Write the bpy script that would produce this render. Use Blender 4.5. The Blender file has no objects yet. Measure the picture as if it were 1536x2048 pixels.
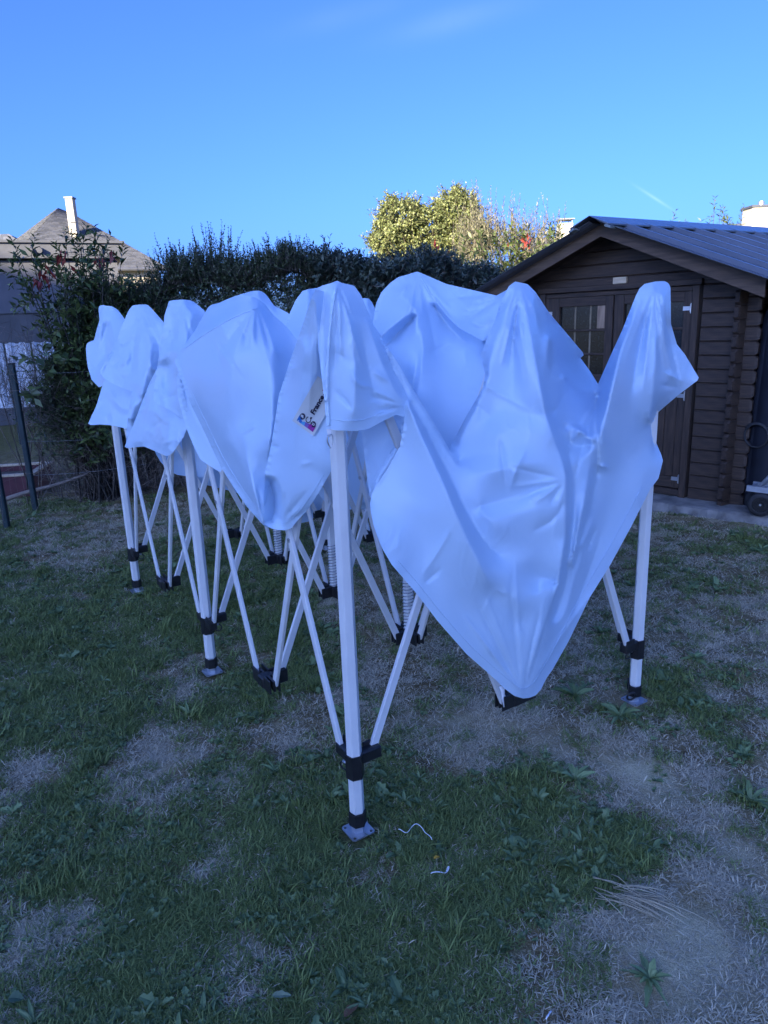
import bpy, bmesh, math, random
import numpy as np
from mathutils import Vector, Matrix, Euler

random.seed(7)
rng = np.random.default_rng(11)
S = bpy.context.scene
COL = S.collection

# ------------------------------------------------------------------ camera, sky, sun, exposure
PITCH, ROLL, EYE = 0.2612, -0.0362, 1.5
FPX = 1420.0                                   # focal length in pixels of the 1536 x 2048 photograph
cF = np.array([0, math.cos(PITCH), -math.sin(PITCH)])
_r = np.array([1.0, 0, 0]); _u = np.cross(_r, cF)
cR = math.cos(ROLL) * _r + math.sin(ROLL) * _u
cU = -math.sin(ROLL) * _r + math.cos(ROLL) * _u
cC = np.array([0, 0, EYE])
cam = bpy.data.cameras.new('camera')
cam.sensor_width = 36; cam.lens = FPX / 2048 * 36
cam.clip_start = 0.05; cam.clip_end = 2000
cam_o = bpy.data.objects.new('camera', cam); COL.objects.link(cam_o)
cam_o.matrix_world = Matrix(((cR[0], cU[0], -cF[0], 0), (cR[1], cU[1], -cF[1], 0), (cR[2], cU[2], -cF[2], EYE), (0, 0, 0, 1)))
S.camera = cam_o

SUN_EL = math.radians(17)
SUN_AZ = math.radians(208)                     # clockwise from +Y
to_sun = np.array([math.sin(SUN_AZ) * math.cos(SUN_EL), math.cos(SUN_AZ) * math.cos(SUN_EL), math.sin(SUN_EL)])
world = bpy.data.worlds.new('World'); S.world = world; world.use_nodes = True
wn = world.node_tree; wn.nodes.clear()
def wnode(t, **k):
    n = wn.nodes.new(t)
    for a, b in k.items(): setattr(n, a, b)
    return n
sky = wnode('ShaderNodeTexSky', sky_type='NISHITA', sun_disc=False, sun_elevation=SUN_EL, sun_rotation=SUN_AZ,
            altitude=60, air_density=0.7, dust_density=3.2, ozone_density=5.0)
bgn = wnode('ShaderNodeBackground'); bgn.inputs['Strength'].default_value = 0.13
wout = wnode('ShaderNodeOutputWorld')
tint = wnode('ShaderNodeMix', data_type='RGBA', blend_type='MULTIPLY'); tint.inputs['Factor'].default_value = 1
tint.inputs[7].default_value = (0.385, 0.52, 0.92, 1)
wn.links.new(sky.outputs[0], tint.inputs[6])
SKY_LAST = tint.outputs[2]
wn.links.new(bgn.outputs[0], wout.inputs[0])
sun = bpy.data.lights.new('sun', 'SUN'); sun.energy = 5.0; sun.angle = math.radians(0.53); sun.color = (1.0, 0.86, 0.62)
sun_o = bpy.data.objects.new('sun', sun); COL.objects.link(sun_o)
sun_o.rotation_euler = Vector(to_sun).to_track_quat('Z', 'Y').to_euler()
S.view_settings.view_transform = 'Standard'; S.view_settings.look = 'None'
S.view_settings.gamma = 1; S.view_settings.use_curve_mapping = False
S.view_settings.exposure = 1.95

# ------------------------------------------------------------------ geometry of the view: rays through the photograph
def ray(px, py):
    px = np.asarray(px, float)[..., None]; py = np.asarray(py, float)[..., None]
    return cF + cR * (px - 768) / FPX - cU * (py - 1024) / FPX
def ground_at(px, py, z=0.0):
    d = ray(px, py); return cC + d * ((z - EYE) / d[..., 2:3])
def at_depth(px, py, Y):
    d = ray(px, py); return cC + d * (Y / d[..., 1:2])
def project(P):
    d = np.asarray(P, float) - cC; z = d @ cF
    return 768 + FPX * (d @ cR) / z, 1024 - FPX * (d @ cU) / z

# faint cirrus streaks and a contrail in the sky
def streak(last, a, b, wid, amp, soft):
    A = ray(*a); A = A / np.linalg.norm(A); B = ray(*b); B = B / np.linalg.norm(B)
    n = np.cross(A, B); n /= np.linalg.norm(n); m = A + B; m /= np.linalg.norm(m)
    t = B - A; L = np.linalg.norm(t); t = t / L
    tc = wnode('ShaderNodeTexCoord')
    def dot(v):
        d = wnode('ShaderNodeVectorMath', operation='DOT_PRODUCT'); d.inputs[1].default_value = tuple(v)
        wn.links.new(tc.outputs['Generated'], d.inputs[0]); return d.outputs['Value']
    def m_(op, x, y=None):
        q = wnode('ShaderNodeMath', operation=op)
        for i, v in enumerate((x, y)):
            if v is None: continue
            if isinstance(v, (int, float)): q.inputs[i].default_value = v
            else: wn.links.new(v, q.inputs[i])
        return q.outputs[0]
    def gauss(x, w):
        y = m_('MULTIPLY', x, 1.0 / w); y = m_('MULTIPLY', y, y); y = m_('MULTIPLY', y, -1.0); return m_('EXPONENT', y)
    g = m_('MULTIPLY', gauss(dot(n), wid), gauss(m_('SUBTRACT', dot(t), float(m @ t)), L * soft))
    nz = wnode('ShaderNodeTexNoise'); nz.inputs['Scale'].default_value = 9; nz.inputs['Detail'].default_value = 5
    wn.links.new(tc.outputs['Generated'], nz.inputs['Vector'])
    g = m_('MULTIPLY', m_('MULTIPLY', g, nz.outputs[0]), amp)
    g = m_('MULTIPLY', g, m_('GREATER_THAN', dot(m), 0.0))
    mx = wnode('ShaderNodeMix', data_type='RGBA', blend_type='ADD'); mx.inputs['Factor'].default_value = 1
    cm = wnode('ShaderNodeCombineColor')
    wn.links.new(g, cm.inputs[0]); wn.links.new(g, cm.inputs[1]); wn.links.new(g, cm.inputs[2])
    wn.links.new(last, mx.inputs[6]); wn.links.new(cm.outputs[0], mx.inputs[7])
    return mx.outputs[2]
SKY_LAST = streak(SKY_LAST, (560, 66), (820, -5), 0.012, 0.13, 0.5)
SKY_LAST = streak(SKY_LAST, (770, 74), (1060, 0), 0.013, 0.20, 0.45)
SKY_LAST = streak(SKY_LAST, (1278, 376), (1340, 416), 0.0016, 0.5, 0.5)
wn.links.new(SKY_LAST, bgn.inputs['Color'])

# ------------------------------------------------------------------ object helpers
def link(o, parent=None):
    COL.objects.link(o)
    if parent is not None: o.parent = parent
    return o
def tag(o, label=None, cat=None, group=None, kind=None):
    if label: o['label'] = label
    if cat: o['category'] = cat
    if group: o['group'] = group
    if kind: o['kind'] = kind
    return o
def thing(name, label, cat, loc=(0, 0, 0), rotz=0.0, group=None):
    o = bpy.data.objects.new(name, None); o.empty_display_size = 0.1
    o.location = loc; o.rotation_euler = (0, 0, rotz); COL.objects.link(o)
    return tag(o, label, cat, group)
def mesh_obj(name, V, Fc, mat=None, parent=None, smooth=False, world=False):
    """one mesh object; V in the parent's space, or in world space when world=True"""
    me = bpy.data.meshes.new(name)
    if isinstance(Fc, np.ndarray) and Fc.ndim == 2:
        V = np.asarray(V, np.float32); n, k = Fc.shape
        me.vertices.add(len(V)); me.vertices.foreach_set('co', V.ravel())
        me.loops.add(n * k); me.loops.foreach_set('vertex_index', Fc.astype(np.int32).ravel())
        me.polygons.add(n); me.polygons.foreach_set('loop_start', np.arange(0, n * k, k, dtype=np.int32))
        me.polygons.foreach_set('loop_total', np.full(n, k, np.int32)); me.update(calc_edges=True)
    else:
        me.from_pydata([tuple(map(float, v)) for v in V], [], [tuple(int(i) for i in f) for f in Fc]); me.update()
    if smooth: me.polygons.foreach_set('use_smooth', np.ones(len(me.polygons), bool))
    if mat:
        for m in (mat if isinstance(mat, (list, tuple)) else [mat]): me.materials.append(m)
    o = bpy.data.objects.new(name, me); COL.objects.link(o)
    if parent is not None:
        o.parent = parent
        if world: o.matrix_parent_inverse = full_matrix(parent).inverted()
    return o
def full_matrix(o):
    m = Matrix.LocRotScale(o.location, o.rotation_euler, o.scale)
    return (full_matrix(o.parent) @ o.matrix_parent_inverse @ m) if o.parent else m
class MB:
    """collects shapes into one mesh"""
    def __init__(s): s.v = []; s.f = []
    def add(s, V, Fc):
        b = len(s.v); s.v += [tuple(map(float, x)) for x in V]; s.f += [tuple(int(i) + b for i in f) for f in Fc]; return s
    def box(s, c, d, M=None, ch=0.0):
        x, y, z = d[0] / 2, d[1] / 2, d[2] / 2
        if ch <= 0:
            V = [(a * x, b * y, e * z) for a in (-1, 1) for b in (-1, 1) for e in (-1, 1)]
            Fc = [(0, 1, 3, 2), (4, 6, 7, 5), (0, 4, 5, 1), (2, 3, 7, 6), (0, 2, 6, 4), (1, 5, 7, 3)]
        else:
            bm = bmesh.new(); bmesh.ops.create_cube(bm, size=1)
            for v in bm.verts: v.co = Vector((v.co.x * 2 * x, v.co.y * 2 * y, v.co.z * 2 * z))
            bmesh.ops.bevel(bm, geom=bm.edges[:], offset=ch, segments=1, affect='EDGES')
            bm.verts.index_update(); V = [tuple(v.co) for v in bm.verts]; Fc = [tuple(v.index for v in f.verts) for f in bm.faces]; bm.free()
        if M is not None: V = [M @ Vector(v) for v in V]
        return s.add([Vector(v) + Vector(c) for v in V], Fc)
    def prism(s, poly, p0, p1, ax=None):
        """polygon (a,b) extruded from p0 to p1; ax = direction of the polygon's first axis"""
        p0, p1 = Vector(p0), Vector(p1); d = (p1 - p0).normalized()
        a = Vector(ax) if ax is not None else (Vector((0, 0, 1)) if abs(d.z) < .9 else Vector((1, 0, 0)))
        a = (a - d * a.dot(d)).normalized(); b = d.cross(a); n = len(poly)
        V = [p0 + a * q[0] + b * q[1] for q in poly] + [p1 + a * q[0] + b * q[1] for q in poly]
        return s.add(V, [tuple(range(n))[::-1], tuple(range(n, 2 * n))] + [(i, (i + 1) % n, n + (i + 1) % n, n + i) for i in range(n)])
    def bar(s, p0, p1, w, t, ax=None):
        return s.prism([(-w / 2, -t / 2), (w / 2, -t / 2), (w / 2, t / 2), (-w / 2, t / 2)], p0, p1, ax)
    def tube(s, pts, r, n=8, cap=True):
        pts = [Vector(p) for p in pts]; rr = r if isinstance(r, (list, tuple)) else [r] * len(pts)
        V = []; a = None
        for i, p in enumerate(pts):
            d = (pts[min(i + 1, len(pts) - 1)] - pts[max(i - 1, 0)]).normalized()
            if a is None: a = d.orthogonal().normalized()
            a = (a - d * a.dot(d)); a = a.normalized() if a.length > 1e-6 else d.orthogonal().normalized()
            b = d.cross(a)
            V += [p + (a * math.cos(2 * math.pi * k / n) + b * math.sin(2 * math.pi * k / n)) * rr[i] for k in range(n)]
        Fc = [(i * n + k, i * n + (k + 1) % n, (i + 1) * n + (k + 1) % n, (i + 1) * n + k) for i in range(len(pts) - 1) for k in range(n)]
        if cap: Fc += [tuple(range(n))[::-1], tuple(range((len(pts) - 1) * n, len(pts) * n))]
        return s.add(V, Fc)
    def ring(s, c, R_, r, nrm=(0, 0, 1), n=20, m=6):
        nrm = Vector(nrm).normalized(); a = nrm.orthogonal().normalized(); b = nrm.cross(a); c = Vector(c); V = []
        for i in range(n):
            t = 2 * math.pi * i / n; e = a * math.cos(t) + b * math.sin(t)
            V += [c + e * (R_ + r * math.cos(2 * math.pi * k / m)) + nrm * r * math.sin(2 * math.pi * k / m) for k in range(m)]
        return s.add(V, [(i * m + k, ((i + 1) % n) * m + k, ((i + 1) % n) * m + (k + 1) % m, i * m + (k + 1) % m) for i in range(n) for k in range(m)])
    def lathe(s, c, prof, axis=(0, 0, 1), n=24):
        """profile of (radius, height) turned round an axis"""
        ax = Vector(axis).normalized(); a = ax.orthogonal().normalized(); b = ax.cross(a); c = Vector(c); V = []
        for (r, h) in prof: V += [c + ax * h + (a * math.cos(2 * math.pi * k / n) + b * math.sin(2 * math.pi * k / n)) * r for k in range(n)]
        return s.add(V, [(i * n + k, i * n + (k + 1) % n, (i + 1) * n + (k + 1) % n, (i + 1) * n + k) for i in range(len(prof) - 1) for k in range(n)])
    def build(s, name, mat=None, parent=None, smooth=False, world=False):
        return mesh_obj(name, s.v, s.f, mat, parent, smooth, world)
def share(o, parent=None):
    c = o.copy(); COL.objects.link(c)
    if parent is not None: c.parent = parent
    return c

# ------------------------------------------------------------------ materials
def rgb(c): return (c[0], c[1], c[2], 1)
def material(name, c1, c2=None, rough=0.6, scale=20, detail=4, bump=0.0, bscale=None, metal=0.0, spec=0.5, stretch=None,
             coord='Object', island=0.0, instance=0.0, translucent=0.0, ramp=(0.35, 0.65), tcol=None):
    m = bpy.data.materials.new(name); m.use_nodes = True; nt = m.node_tree; N = nt.nodes; Lk = nt.links
    p = N['Principled BSDF']; p.inputs['Roughness'].default_value = rough; p.inputs['Metallic'].default_value = metal
    p.inputs['Specular IOR Level'].default_value = spec
    tc = N.new('ShaderNodeTexCoord'); mp = N.new('ShaderNodeMapping'); Lk.new(tc.outputs[coord], mp.inputs[0])
    if stretch: mp.inputs['Scale'].default_value = stretch
    nz = N.new('ShaderNodeTexNoise'); nz.inputs['Scale'].default_value = scale; nz.inputs['Detail'].default_value = detail
    Lk.new(mp.outputs[0], nz.inputs['Vector'])
    rp = N.new('ShaderNodeValToRGB'); rp.color_ramp.elements[0].position, rp.color_ramp.elements[1].position = ramp
    rp.color_ramp.elements[0].color = rgb(c1); rp.color_ramp.elements[1].color = rgb(c2 or c1)
    fac = nz.outputs[0]
    if island or instance:
        src = N.new('ShaderNodeNewGeometry').outputs['Random Per Island'] if island else N.new('ShaderNodeObjectInfo').outputs['Random']
        if island and instance:
            oi = N.new('ShaderNodeObjectInfo'); a2 = N.new('ShaderNodeMix'); a2.inputs[0].default_value = instance
            Lk.new(src, a2.inputs[2]); Lk.new(oi.outputs['Random'], a2.inputs[3]); src = a2.outputs[0]
        mx = N.new('ShaderNodeMix'); mx.inputs[0].default_value = max(island, instance)
        Lk.new(fac, mx.inputs[2]); Lk.new(src, mx.inputs[3]); fac = mx.outputs[0]
    Lk.new(fac, rp.inputs[0]); Lk.new(rp.outputs[0], p.inputs['Base Color'])
    if bump:
        nb = N.new('ShaderNodeTexNoise'); nb.inputs['Scale'].default_value = bscale or scale * 2; nb.inputs['Detail'].default_value = 5
        Lk.new(mp.outputs[0], nb.inputs['Vector'])
        b = N.new('ShaderNodeBump'); b.inputs['Strength'].default_value = bump; b.inputs['Distance'].default_value = 0.01
        Lk.new(nb.outputs[0], b.inputs['Height']); Lk.new(b.outputs[0], p.inputs['Normal'])
    if translucent:
        t = N.new('ShaderNodeBsdfTranslucent'); ms = N.new('ShaderNodeMixShader'); ms.inputs[0].default_value = translucent
        if tcol: t.inputs['Color'].default_value = rgb(tcol)
        else: Lk.new(rp.outputs[0], t.inputs['Color'])
        Lk.new(p.outputs[0], ms.inputs[1]); Lk.new(t.outputs[0], ms.inputs[2]); Lk.new(ms.outputs[0], N['Material Output'].inputs[0])
    return m
M = {}
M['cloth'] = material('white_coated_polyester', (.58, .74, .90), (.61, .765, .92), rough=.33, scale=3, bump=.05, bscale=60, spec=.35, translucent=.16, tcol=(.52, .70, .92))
def crumple(m, scale, strength, dist):
    nt = m.node_tree; N = nt.nodes; p = N['Principled BSDF']; old = p.inputs['Normal'].links[0].from_node
    tc = N.new('ShaderNodeTexCoord'); mp = N.new('ShaderNodeMapping'); mp.inputs['Scale'].default_value = (1, 1, .55); mp.inputs['Rotation'].default_value = (.25, .2, 0)
    nz = N.new('ShaderNodeTexNoise'); nz.noise_type = 'RIDGED_MULTIFRACTAL'; nz.inputs['Scale'].default_value = scale; nz.inputs['Detail'].default_value = 2.5; nz.inputs['Distortion'].default_value = .6
    ms = N.new('ShaderNodeTexNoise'); ms.inputs['Scale'].default_value = 2.2; rp = N.new('ShaderNodeMapRange'); rp.inputs[1].default_value = .42; rp.inputs[2].default_value = .66; rp.inputs[3].default_value = .12
    mu = N.new('ShaderNodeMath'); mu.operation = 'MULTIPLY'; b = N.new('ShaderNodeBump'); b.inputs['Strength'].default_value = strength; b.inputs['Distance'].default_value = dist
    L = nt.links.new; L(tc.outputs['Object'], mp.inputs[0]); L(mp.outputs[0], nz.inputs['Vector']); L(mp.outputs[0], ms.inputs['Vector']); L(ms.outputs[0], rp.inputs[0]); L(nz.outputs[0], mu.inputs[0]); L(rp.outputs[0], mu.inputs[1])
    L(mu.outputs[0], b.inputs['Height']); L(old.outputs[0], b.inputs['Normal']); L(b.outputs[0], p.inputs['Normal'])
crumple(M['cloth'], 5.5, .5, .010)
M['webbing'] = material('white_webbing', (.74, .75, .77), (.82, .82, .84), rough=.6, scale=60, bump=.5, bscale=120)
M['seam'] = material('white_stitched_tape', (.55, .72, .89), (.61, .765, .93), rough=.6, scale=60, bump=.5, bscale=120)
M['pole'] = material('white_powder_coated_aluminium', (.66, .66, .64), (.72, .72, .70), rough=.38, scale=8, bump=.03, bscale=300)
M['blackplastic'] = material('black_plastic', (.012, .012, .013), (.02, .02, .021), rough=.38, scale=40, bump=.06, bscale=200)
M['zinc'] = material('zinc_plated_steel', (.50, .51, .53), (.58, .59, .61), rough=.38, scale=12, metal=.85)
M['springsteel'] = material('spring_steel', (.5, .5, .5), (.7, .7, .7), rough=.25, metal=1)
M['wood'] = material('dark_stained_wood', (.016, .010, .007), (.072, .043, .027), rough=.62, scale=5, detail=7, bump=.35, bscale=14, stretch=(1.2, 14, 14), island=.0, ramp=(.3, .72))
M['woodv'] = material('dark_stained_wood_upright', (.016, .010, .007), (.072, .042, .026), rough=.6, scale=5, detail=7, bump=.35, bscale=14, stretch=(14, 14, 1.2), ramp=(.3, .72))
M['barge'] = material('brown_stained_board', (.055, .034, .021), (.125, .078, .048), rough=.6, scale=4, detail=7, bump=.25, bscale=12, stretch=(1.2, 12, 12), ramp=(.3, .72))
M['rawwood'] = material('bare_weathered_wood', (.20, .13, .085), (.36, .25, .17), rough=.75, scale=5, detail=6, bump=.3, stretch=(12, 12, 1.3))
M['palewood'] = material('pale_wood', (.45, .36, .24), (.58, .47, .33), rough=.7, scale=6, detail=5, bump=.15, stretch=(1.5, 12, 12))
M['mullion'] = material('dull_tan_bar', (.16, .125, .08), (.24, .19, .125), rough=.7, scale=12)
M['steelroof'] = material('slate_grey_coated_steel', (.085, .095, .115), (.11, .12, .145), rough=.27, scale=2.2, detail=6, bump=.02, bscale=40, spec=.7)
M['roofclosure'] = material('grey_green_closure', (.16, .19, .18), (.22, .25, .24), rough=.5, scale=10)
M['dirtyglass'] = material('dusty_dark_glass', (.008, .010, .010), (.035, .04, .038), rough=.16, scale=55, detail=8, spec=.6, ramp=(.52, .8))
M['concrete'] = material('rough_concrete', (.13, .12, .105), (.26, .245, .22), rough=.9, scale=9, detail=9, bump=.8, bscale=30)
M['rubber'] = material('black_rubber', (.012, .012, .013), (.025, .025, .026), rough=.7, scale=30, bump=.1)
M['greysteel'] = material('grey_painted_steel', (.30, .32, .34), (.42, .44, .46), rough=.4, scale=12, metal=.3)
M['nearblack'] = material('near_black_navy', (.006, .007, .012), (.012, .014, .022), rough=.55, scale=6, bump=.3, bscale=9)  # plain near-black navy for the guessed block beside the shed
M['bark'] = material('brown_bark', (.05, .04, .03), (.11, .09, .07), rough=.9, scale=30, bump=.5)
M['twig'] = material('grey_brown_twig', (.12, .095, .075), (.26, .21, .17), rough=.85, scale=30, island=.8)

# ------------------------------------------------------------------ noise on arrays
def _hash(ix, iy, k):
    h = (ix * 374761393 + iy * 668265263 + k * 974634777) & 0xffffffff
    h = ((h ^ (h >> 13)) * 1274126177) & 0xffffffff
    return (h ^ (h >> 16)) & 0xffffffff
def perlin(x, y, seed=0):
    x = np.asarray(x, float); y = np.asarray(y, float)
    ix = np.floor(x).astype(np.int64); iy = np.floor(y).astype(np.int64); fx = x - ix; fy = y - iy
    def g(a, b, dx, dy):
        t = _hash(ix + a, iy + b, seed) / 4294967296.0 * 2 * np.pi
        return np.cos(t) * dx + np.sin(t) * dy
    u = fx * fx * fx * (fx * (fx * 6 - 15) + 10); v = fy * fy * fy * (fy * (fy * 6 - 15) + 10)
    a = g(0, 0, fx, fy) * (1 - u) + g(1, 0, fx - 1, fy) * u
    b = g(0, 1, fx, fy - 1) * (1 - u) + g(1, 1, fx - 1, fy - 1) * u
    return (a * (1 - v) + b * v) * 1.5
def fbm(x, y, seed=0, oct=4):
    s = 0; a = 1.0
    for o in range(oct): s = s + a * perlin(x * 2 ** o, y * 2 ** o, seed + o * 17); a *= .5
    return s
def smooth(a, b, x):
    t = np.clip((x - a) / (b - a), 0, 1); return t * t * (3 - 2 * t)

# ------------------------------------------------------------------ lawn: where it is green, where it is bare
BLOBS = [  # pixel of the photograph, radius in metres, amount of green
    (1100, 1650, .30, .8), (1010, 1610, .20, .6), (1180, 1740, .22, .8), (1330, 1690, .14, .5), (820, 1600, .25, .5), (700, 1800, .45, .4),
    (900, 1880, .30, .45), (1240, 1440, .12, .7), (1110, 1390, .12, .7), (1330, 1370, .15, .7), (1400, 1425, .16, .6), (1200, 1300, .2, .5),
    (1500, 1610, .09, 1.0), (760, 1560, .2, .4), (1060, 1520, .12, .6), (1440, 1350, .12, .6), (1380, 1160, .4, .45), (1480, 1090, .4, .4),
    (960, 1400, .15, .3), (1290, 1540, .12, .5), (150, 1250, .5, .4), (120, 1400, .4, .4), (250, 1700, .4, .3), (400, 1190, .35, .4),
    (640, 1330, .25, .45), (700, 1090, .4, .3), (330, 1250, .3, .3), (560, 1250, .25, .3), (470, 1400, .2, .35),
    (330, 1500, .15, -1.3), (285, 1570, .14, -1.2), (90, 1530, .12, -1.1), (380, 1470, .08, -1.0), (545, 1475, .13, -.9), (600, 1430, .12, -.6), (480, 1960, .06, -1.2),
    (500, 1890, .06, -.8), (1390, 1910, .17, -2.0), (1470, 1690, .16, -1.2), (1040, 1470, .26, -.9), (1310, 1560, .25, -.5), (940, 1500, .16, -.7),
    (1150, 1880, .10, -.8), (1200, 1980, .25, -.8), (400, 1385, .13, -.8), (180, 1100, .35, -.8), (260, 1040, .5, -.8), (60, 1780, .15, -.4),
    (100, 1850, .12, -.55), (60, 1950, .12, -.25), (740, 1745, .06, -.6), (420, 1730, .10, -.5), (1450, 1980, .2, -.7), (1300, 1780, .14, -.9), (720, 1420, .25, -.4),
    (900, 1330, .4, -.6), (1200, 1440, .3, -.3), (980, 1060, .5, -.3), (480, 1300, .2, -.5), (700, 1200, .3, -.3), (1450, 1240, .4, -.3)]
BX = [(float(p[0]), float(p[1]), r, a) for (px, py, r, a) in BLOBS for p in [ground_at(px, py)]]
SAND = [(float(p[0]), float(p[1]), r, a) for (px, py, r, a) in [(1390, 1915, .15, 1.25), (1470, 1700, .12, .8), (330, 1500, .13, .35), (285, 1570, .10, .35), (500, 1890, .06, .4),
        (480, 1960, .06, .5), (1300, 1560, .12, .35), (985, 1445, .2, .6), (1290, 1545, .14, .6), (1100, 1500, .12, .4), (90, 1530, .08, .25), (1480, 1560, .12, .4), (1350, 1860, .1, .6)] for p in [ground_at(px, py)]]
def green(x, y):
    x = np.asarray(x, float); y = np.asarray(y, float)
    g = .66 - .44 * smooth(-.25, .45, x + .15 * (y - 1.3) + .25 * fbm(x * 1.3, y * 1.3, 5, 3))
    g = g + .34 * fbm(x * 2.2, y * 2.2, 9, 4) + .34 * fbm(x * 8, y * 8, 31, 3) + .15 * fbm(x * 27, y * 27, 33, 2)
    for bx, by, r, a in BX: g = g + (.85 if a > 0 else .7) * a * np.exp(-((x - bx) ** 2 + (y - by) ** 2) / (r * r))
    g = g - .18 * smooth(4.4, 6.2, y)
    return np.clip(g, 0, 1)
def sandy(x, y):
    s = 0.30 * fbm(np.asarray(x) * 3, np.asarray(y) * 3, 77, 4) + .22 * fbm(np.asarray(x) * 14, np.asarray(y) * 14, 79, 3)
    for bx, by, r, a in SAND: s = s + a * np.exp(-((x - bx) ** 2 + (y - by) ** 2) / (r * r))
    return np.clip(s, 0, 1)
def ground_z(x, y):
    near = np.exp(-(np.maximum(np.abs(np.asarray(x)) - 5, 0) ** 2) - np.maximum(np.abs(np.asarray(y) - 3) - 6, 0) ** 2)
    return near * (.012 * fbm(np.asarray(x) * 1.1, np.asarray(y) * 1.1, 3, 3) + .007 * fbm(np.asarray(x) * 6, np.asarray(y) * 6, 4, 3)) - .006

gx = np.concatenate([[-600, -200, -80, -40, -20, -12, -8], np.arange(-5, 5.001, .028), [8, 12, 20, 40, 80, 200, 600]])
gy = np.concatenate([[-300, -100, -40, -15, -6, -2], np.arange(.6, 8.5, .028), [10, 13, 18, 30, 60, 150, 400, 900]])
GX, GY = np.meshgrid(gx, gy); GZ = ground_z(GX, GY)
nV = GX.size; idx = np.arange(nV).reshape(GX.shape)
quads = np.stack([idx[:-1, :-1], idx[:-1, 1:], idx[1:, 1:], idx[1:, :-1]], -1).reshape(-1, 4)
gm = bpy.data.materials.new('lawn_soil'); gm.use_nodes = True
nt = gm.node_tree; N = nt.nodes; Lk = nt.links; pb = N['Principled BSDF']; pb.inputs['Roughness'].default_value = .95; pb.inputs['Specular IOR Level'].default_value = .15
tc = N.new('ShaderNodeTexCoord')
def noise(sc, det=6, rough=.6):
    n = N.new('ShaderNodeTexNoise'); n.inputs['Scale'].default_value = sc; n.inputs['Detail'].default_value = det; n.inputs['Roughness'].default_value = rough
    Lk.new(tc.outputs['Object'], n.inputs['Vector']); return n.outputs[0]
def rampn(f, a, b, c1, c2):
    r = N.new('ShaderNodeValToRGB'); r.color_ramp.elements[0].position = a; r.color_ramp.elements[1].position = b
    r.color_ramp.elements[0].color = rgb(c1); r.color_ramp.elements[1].color = rgb(c2); Lk.new(f, r.inputs[0]); return r.outputs[0]
def mixc(f, a, b):
    m = N.new('ShaderNodeMix'); m.data_type = 'RGBA'; Lk.new(f, m.inputs[0]); Lk.new(a, m.inputs[6]); Lk.new(b, m.inputs[7]); return m.outputs[2]
def attr(nm):
    a = N.new('ShaderNodeAttribute'); a.attribute_name = nm; return a.outputs['Fac']
soil = rampn(noise(14), .35, .7, (.13, .09, .042), (.34, .25, .12))
thatch = rampn(noise(160, 3), .4, .68, (.16, .118, .055), (.56, .46, .25))
c = mixc(rampn(noise(4, 4), .40, .62, (0, 0, 0), (1, 1, 1)), soil, thatch)
sand_c = rampn(noise(60, 8), .3, .7, (.56, .47, .27), (.78, .66, .41))
c = mixc(attr('sand'), c, sand_c)
speck = rampn(noise(420, 3, .7), .40, .56, (.46, .44, .41), (1, 1, 1))
mm = N.new('ShaderNodeMix'); mm.data_type = 'RGBA'; mm.blend_type = 'MULTIPLY'; mm.inputs[0].default_value = .8; Lk.new(c, mm.inputs[6]); Lk.new(speck, mm.inputs[7]); c = mm.outputs[2]
gr = rampn(noise(90, 4), .35, .7, (.045, .058, .018), (.14, .15, .05))
c = mixc(attr('green'), c, gr)
Lk.new(c, pb.inputs['Base Color'])
bp = N.new('ShaderNodeBump'); bp.inputs['Strength'].default_value = .7; bp.inputs['Distance'].default_value = .012
Lk.new(noise(110, 6, .7), bp.inputs['Height']); Lk.new(bp.outputs[0], pb.inputs['Normal'])
ground = mesh_obj('ground', np.stack([GX, GY, GZ], -1).reshape(-1, 3), quads, gm, smooth=True)
tag(ground, kind='structure')
for nm, fn in (('green', lambda a, b: smooth(.30, .95, green(a, b)) * .85), ('sand', sandy)):
    at = ground.data.attributes.new(nm, 'FLOAT', 'POINT')
    val = fn(GX, GY)
    if nm == 'green': val = np.where((np.abs(GX) > 6) | (GY > 9), .75, val)
    at.data.foreach_set('value', val.astype(np.float32).ravel())

# ------------------------------------------------------------------ shed
PHI = 0.796
shed = thing('garden_shed', 'dark brown log garden shed with grey ribbed metal roof and glazed double doors', 'shed', (2.64, 5.28, 0), -PHI)
SW, SLEN, LOGH, ZB = 2.02, 2.7, .103, .06
SLOPE, RIDGE_X, BTOP = .40, -1.01, 2.175      # the slope of the roof, the ridge, the top of the barge boards at the ridge
SHX = .222                                     # the roof runs back a little askew of the front wall
def skew(x, y): return x + SHX * max(y + .4, 0)
def roof_z(x): return BTOP - SLOPE * abs(x - RIDGE_X)
def log_mesh(length, dep=.045, h=LOGH, ch=.008, end0=False, end1=False):
    """a planed log along +x: chamfered outer edges, chamfered ends where it runs past a corner"""
    prof = [(dep, .0006), (dep, h - .0006), (ch, h - .0006), (0, h - ch), (0, ch), (ch, .0006)]
    xs = [(0, .66 if end0 else 1)] + ([(.02, 1)] if end0 else []) + ([(length - .02, 1)] if end1 else []) + [(length, .66 if end1 else 1)]
    V = []
    for x, s in xs: V += [(x, dep / 2 + (y - dep / 2) * (1 if s == 1 else .8), h / 2 + (z - h / 2) * s) for y, z in prof]
    n = 6
    Fc = [(i * n + k, (i + 1) * n + k, (i + 1) * n + (k + 1) % n, i * n + (k + 1) % n) for i in range(len(xs) - 1) for k in range(n)]
    Fc += [tuple(range(n)), tuple(range((len(xs) - 1) * n, len(xs) * n))[::-1]]
    return V, Fc
def shed_log(x0, x1, z, e0, e1):
    V, Fc = log_mesh(x1 - x0, end0=e0, end1=e1)
    o = mesh_obj('log', V, Fc, M['wood'], shed); o.location = (x0, random.uniform(-.0015, .0015), z)
    o.rotation_euler = (0, random.uniform(-.0012, .0012), 0); return o
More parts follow.
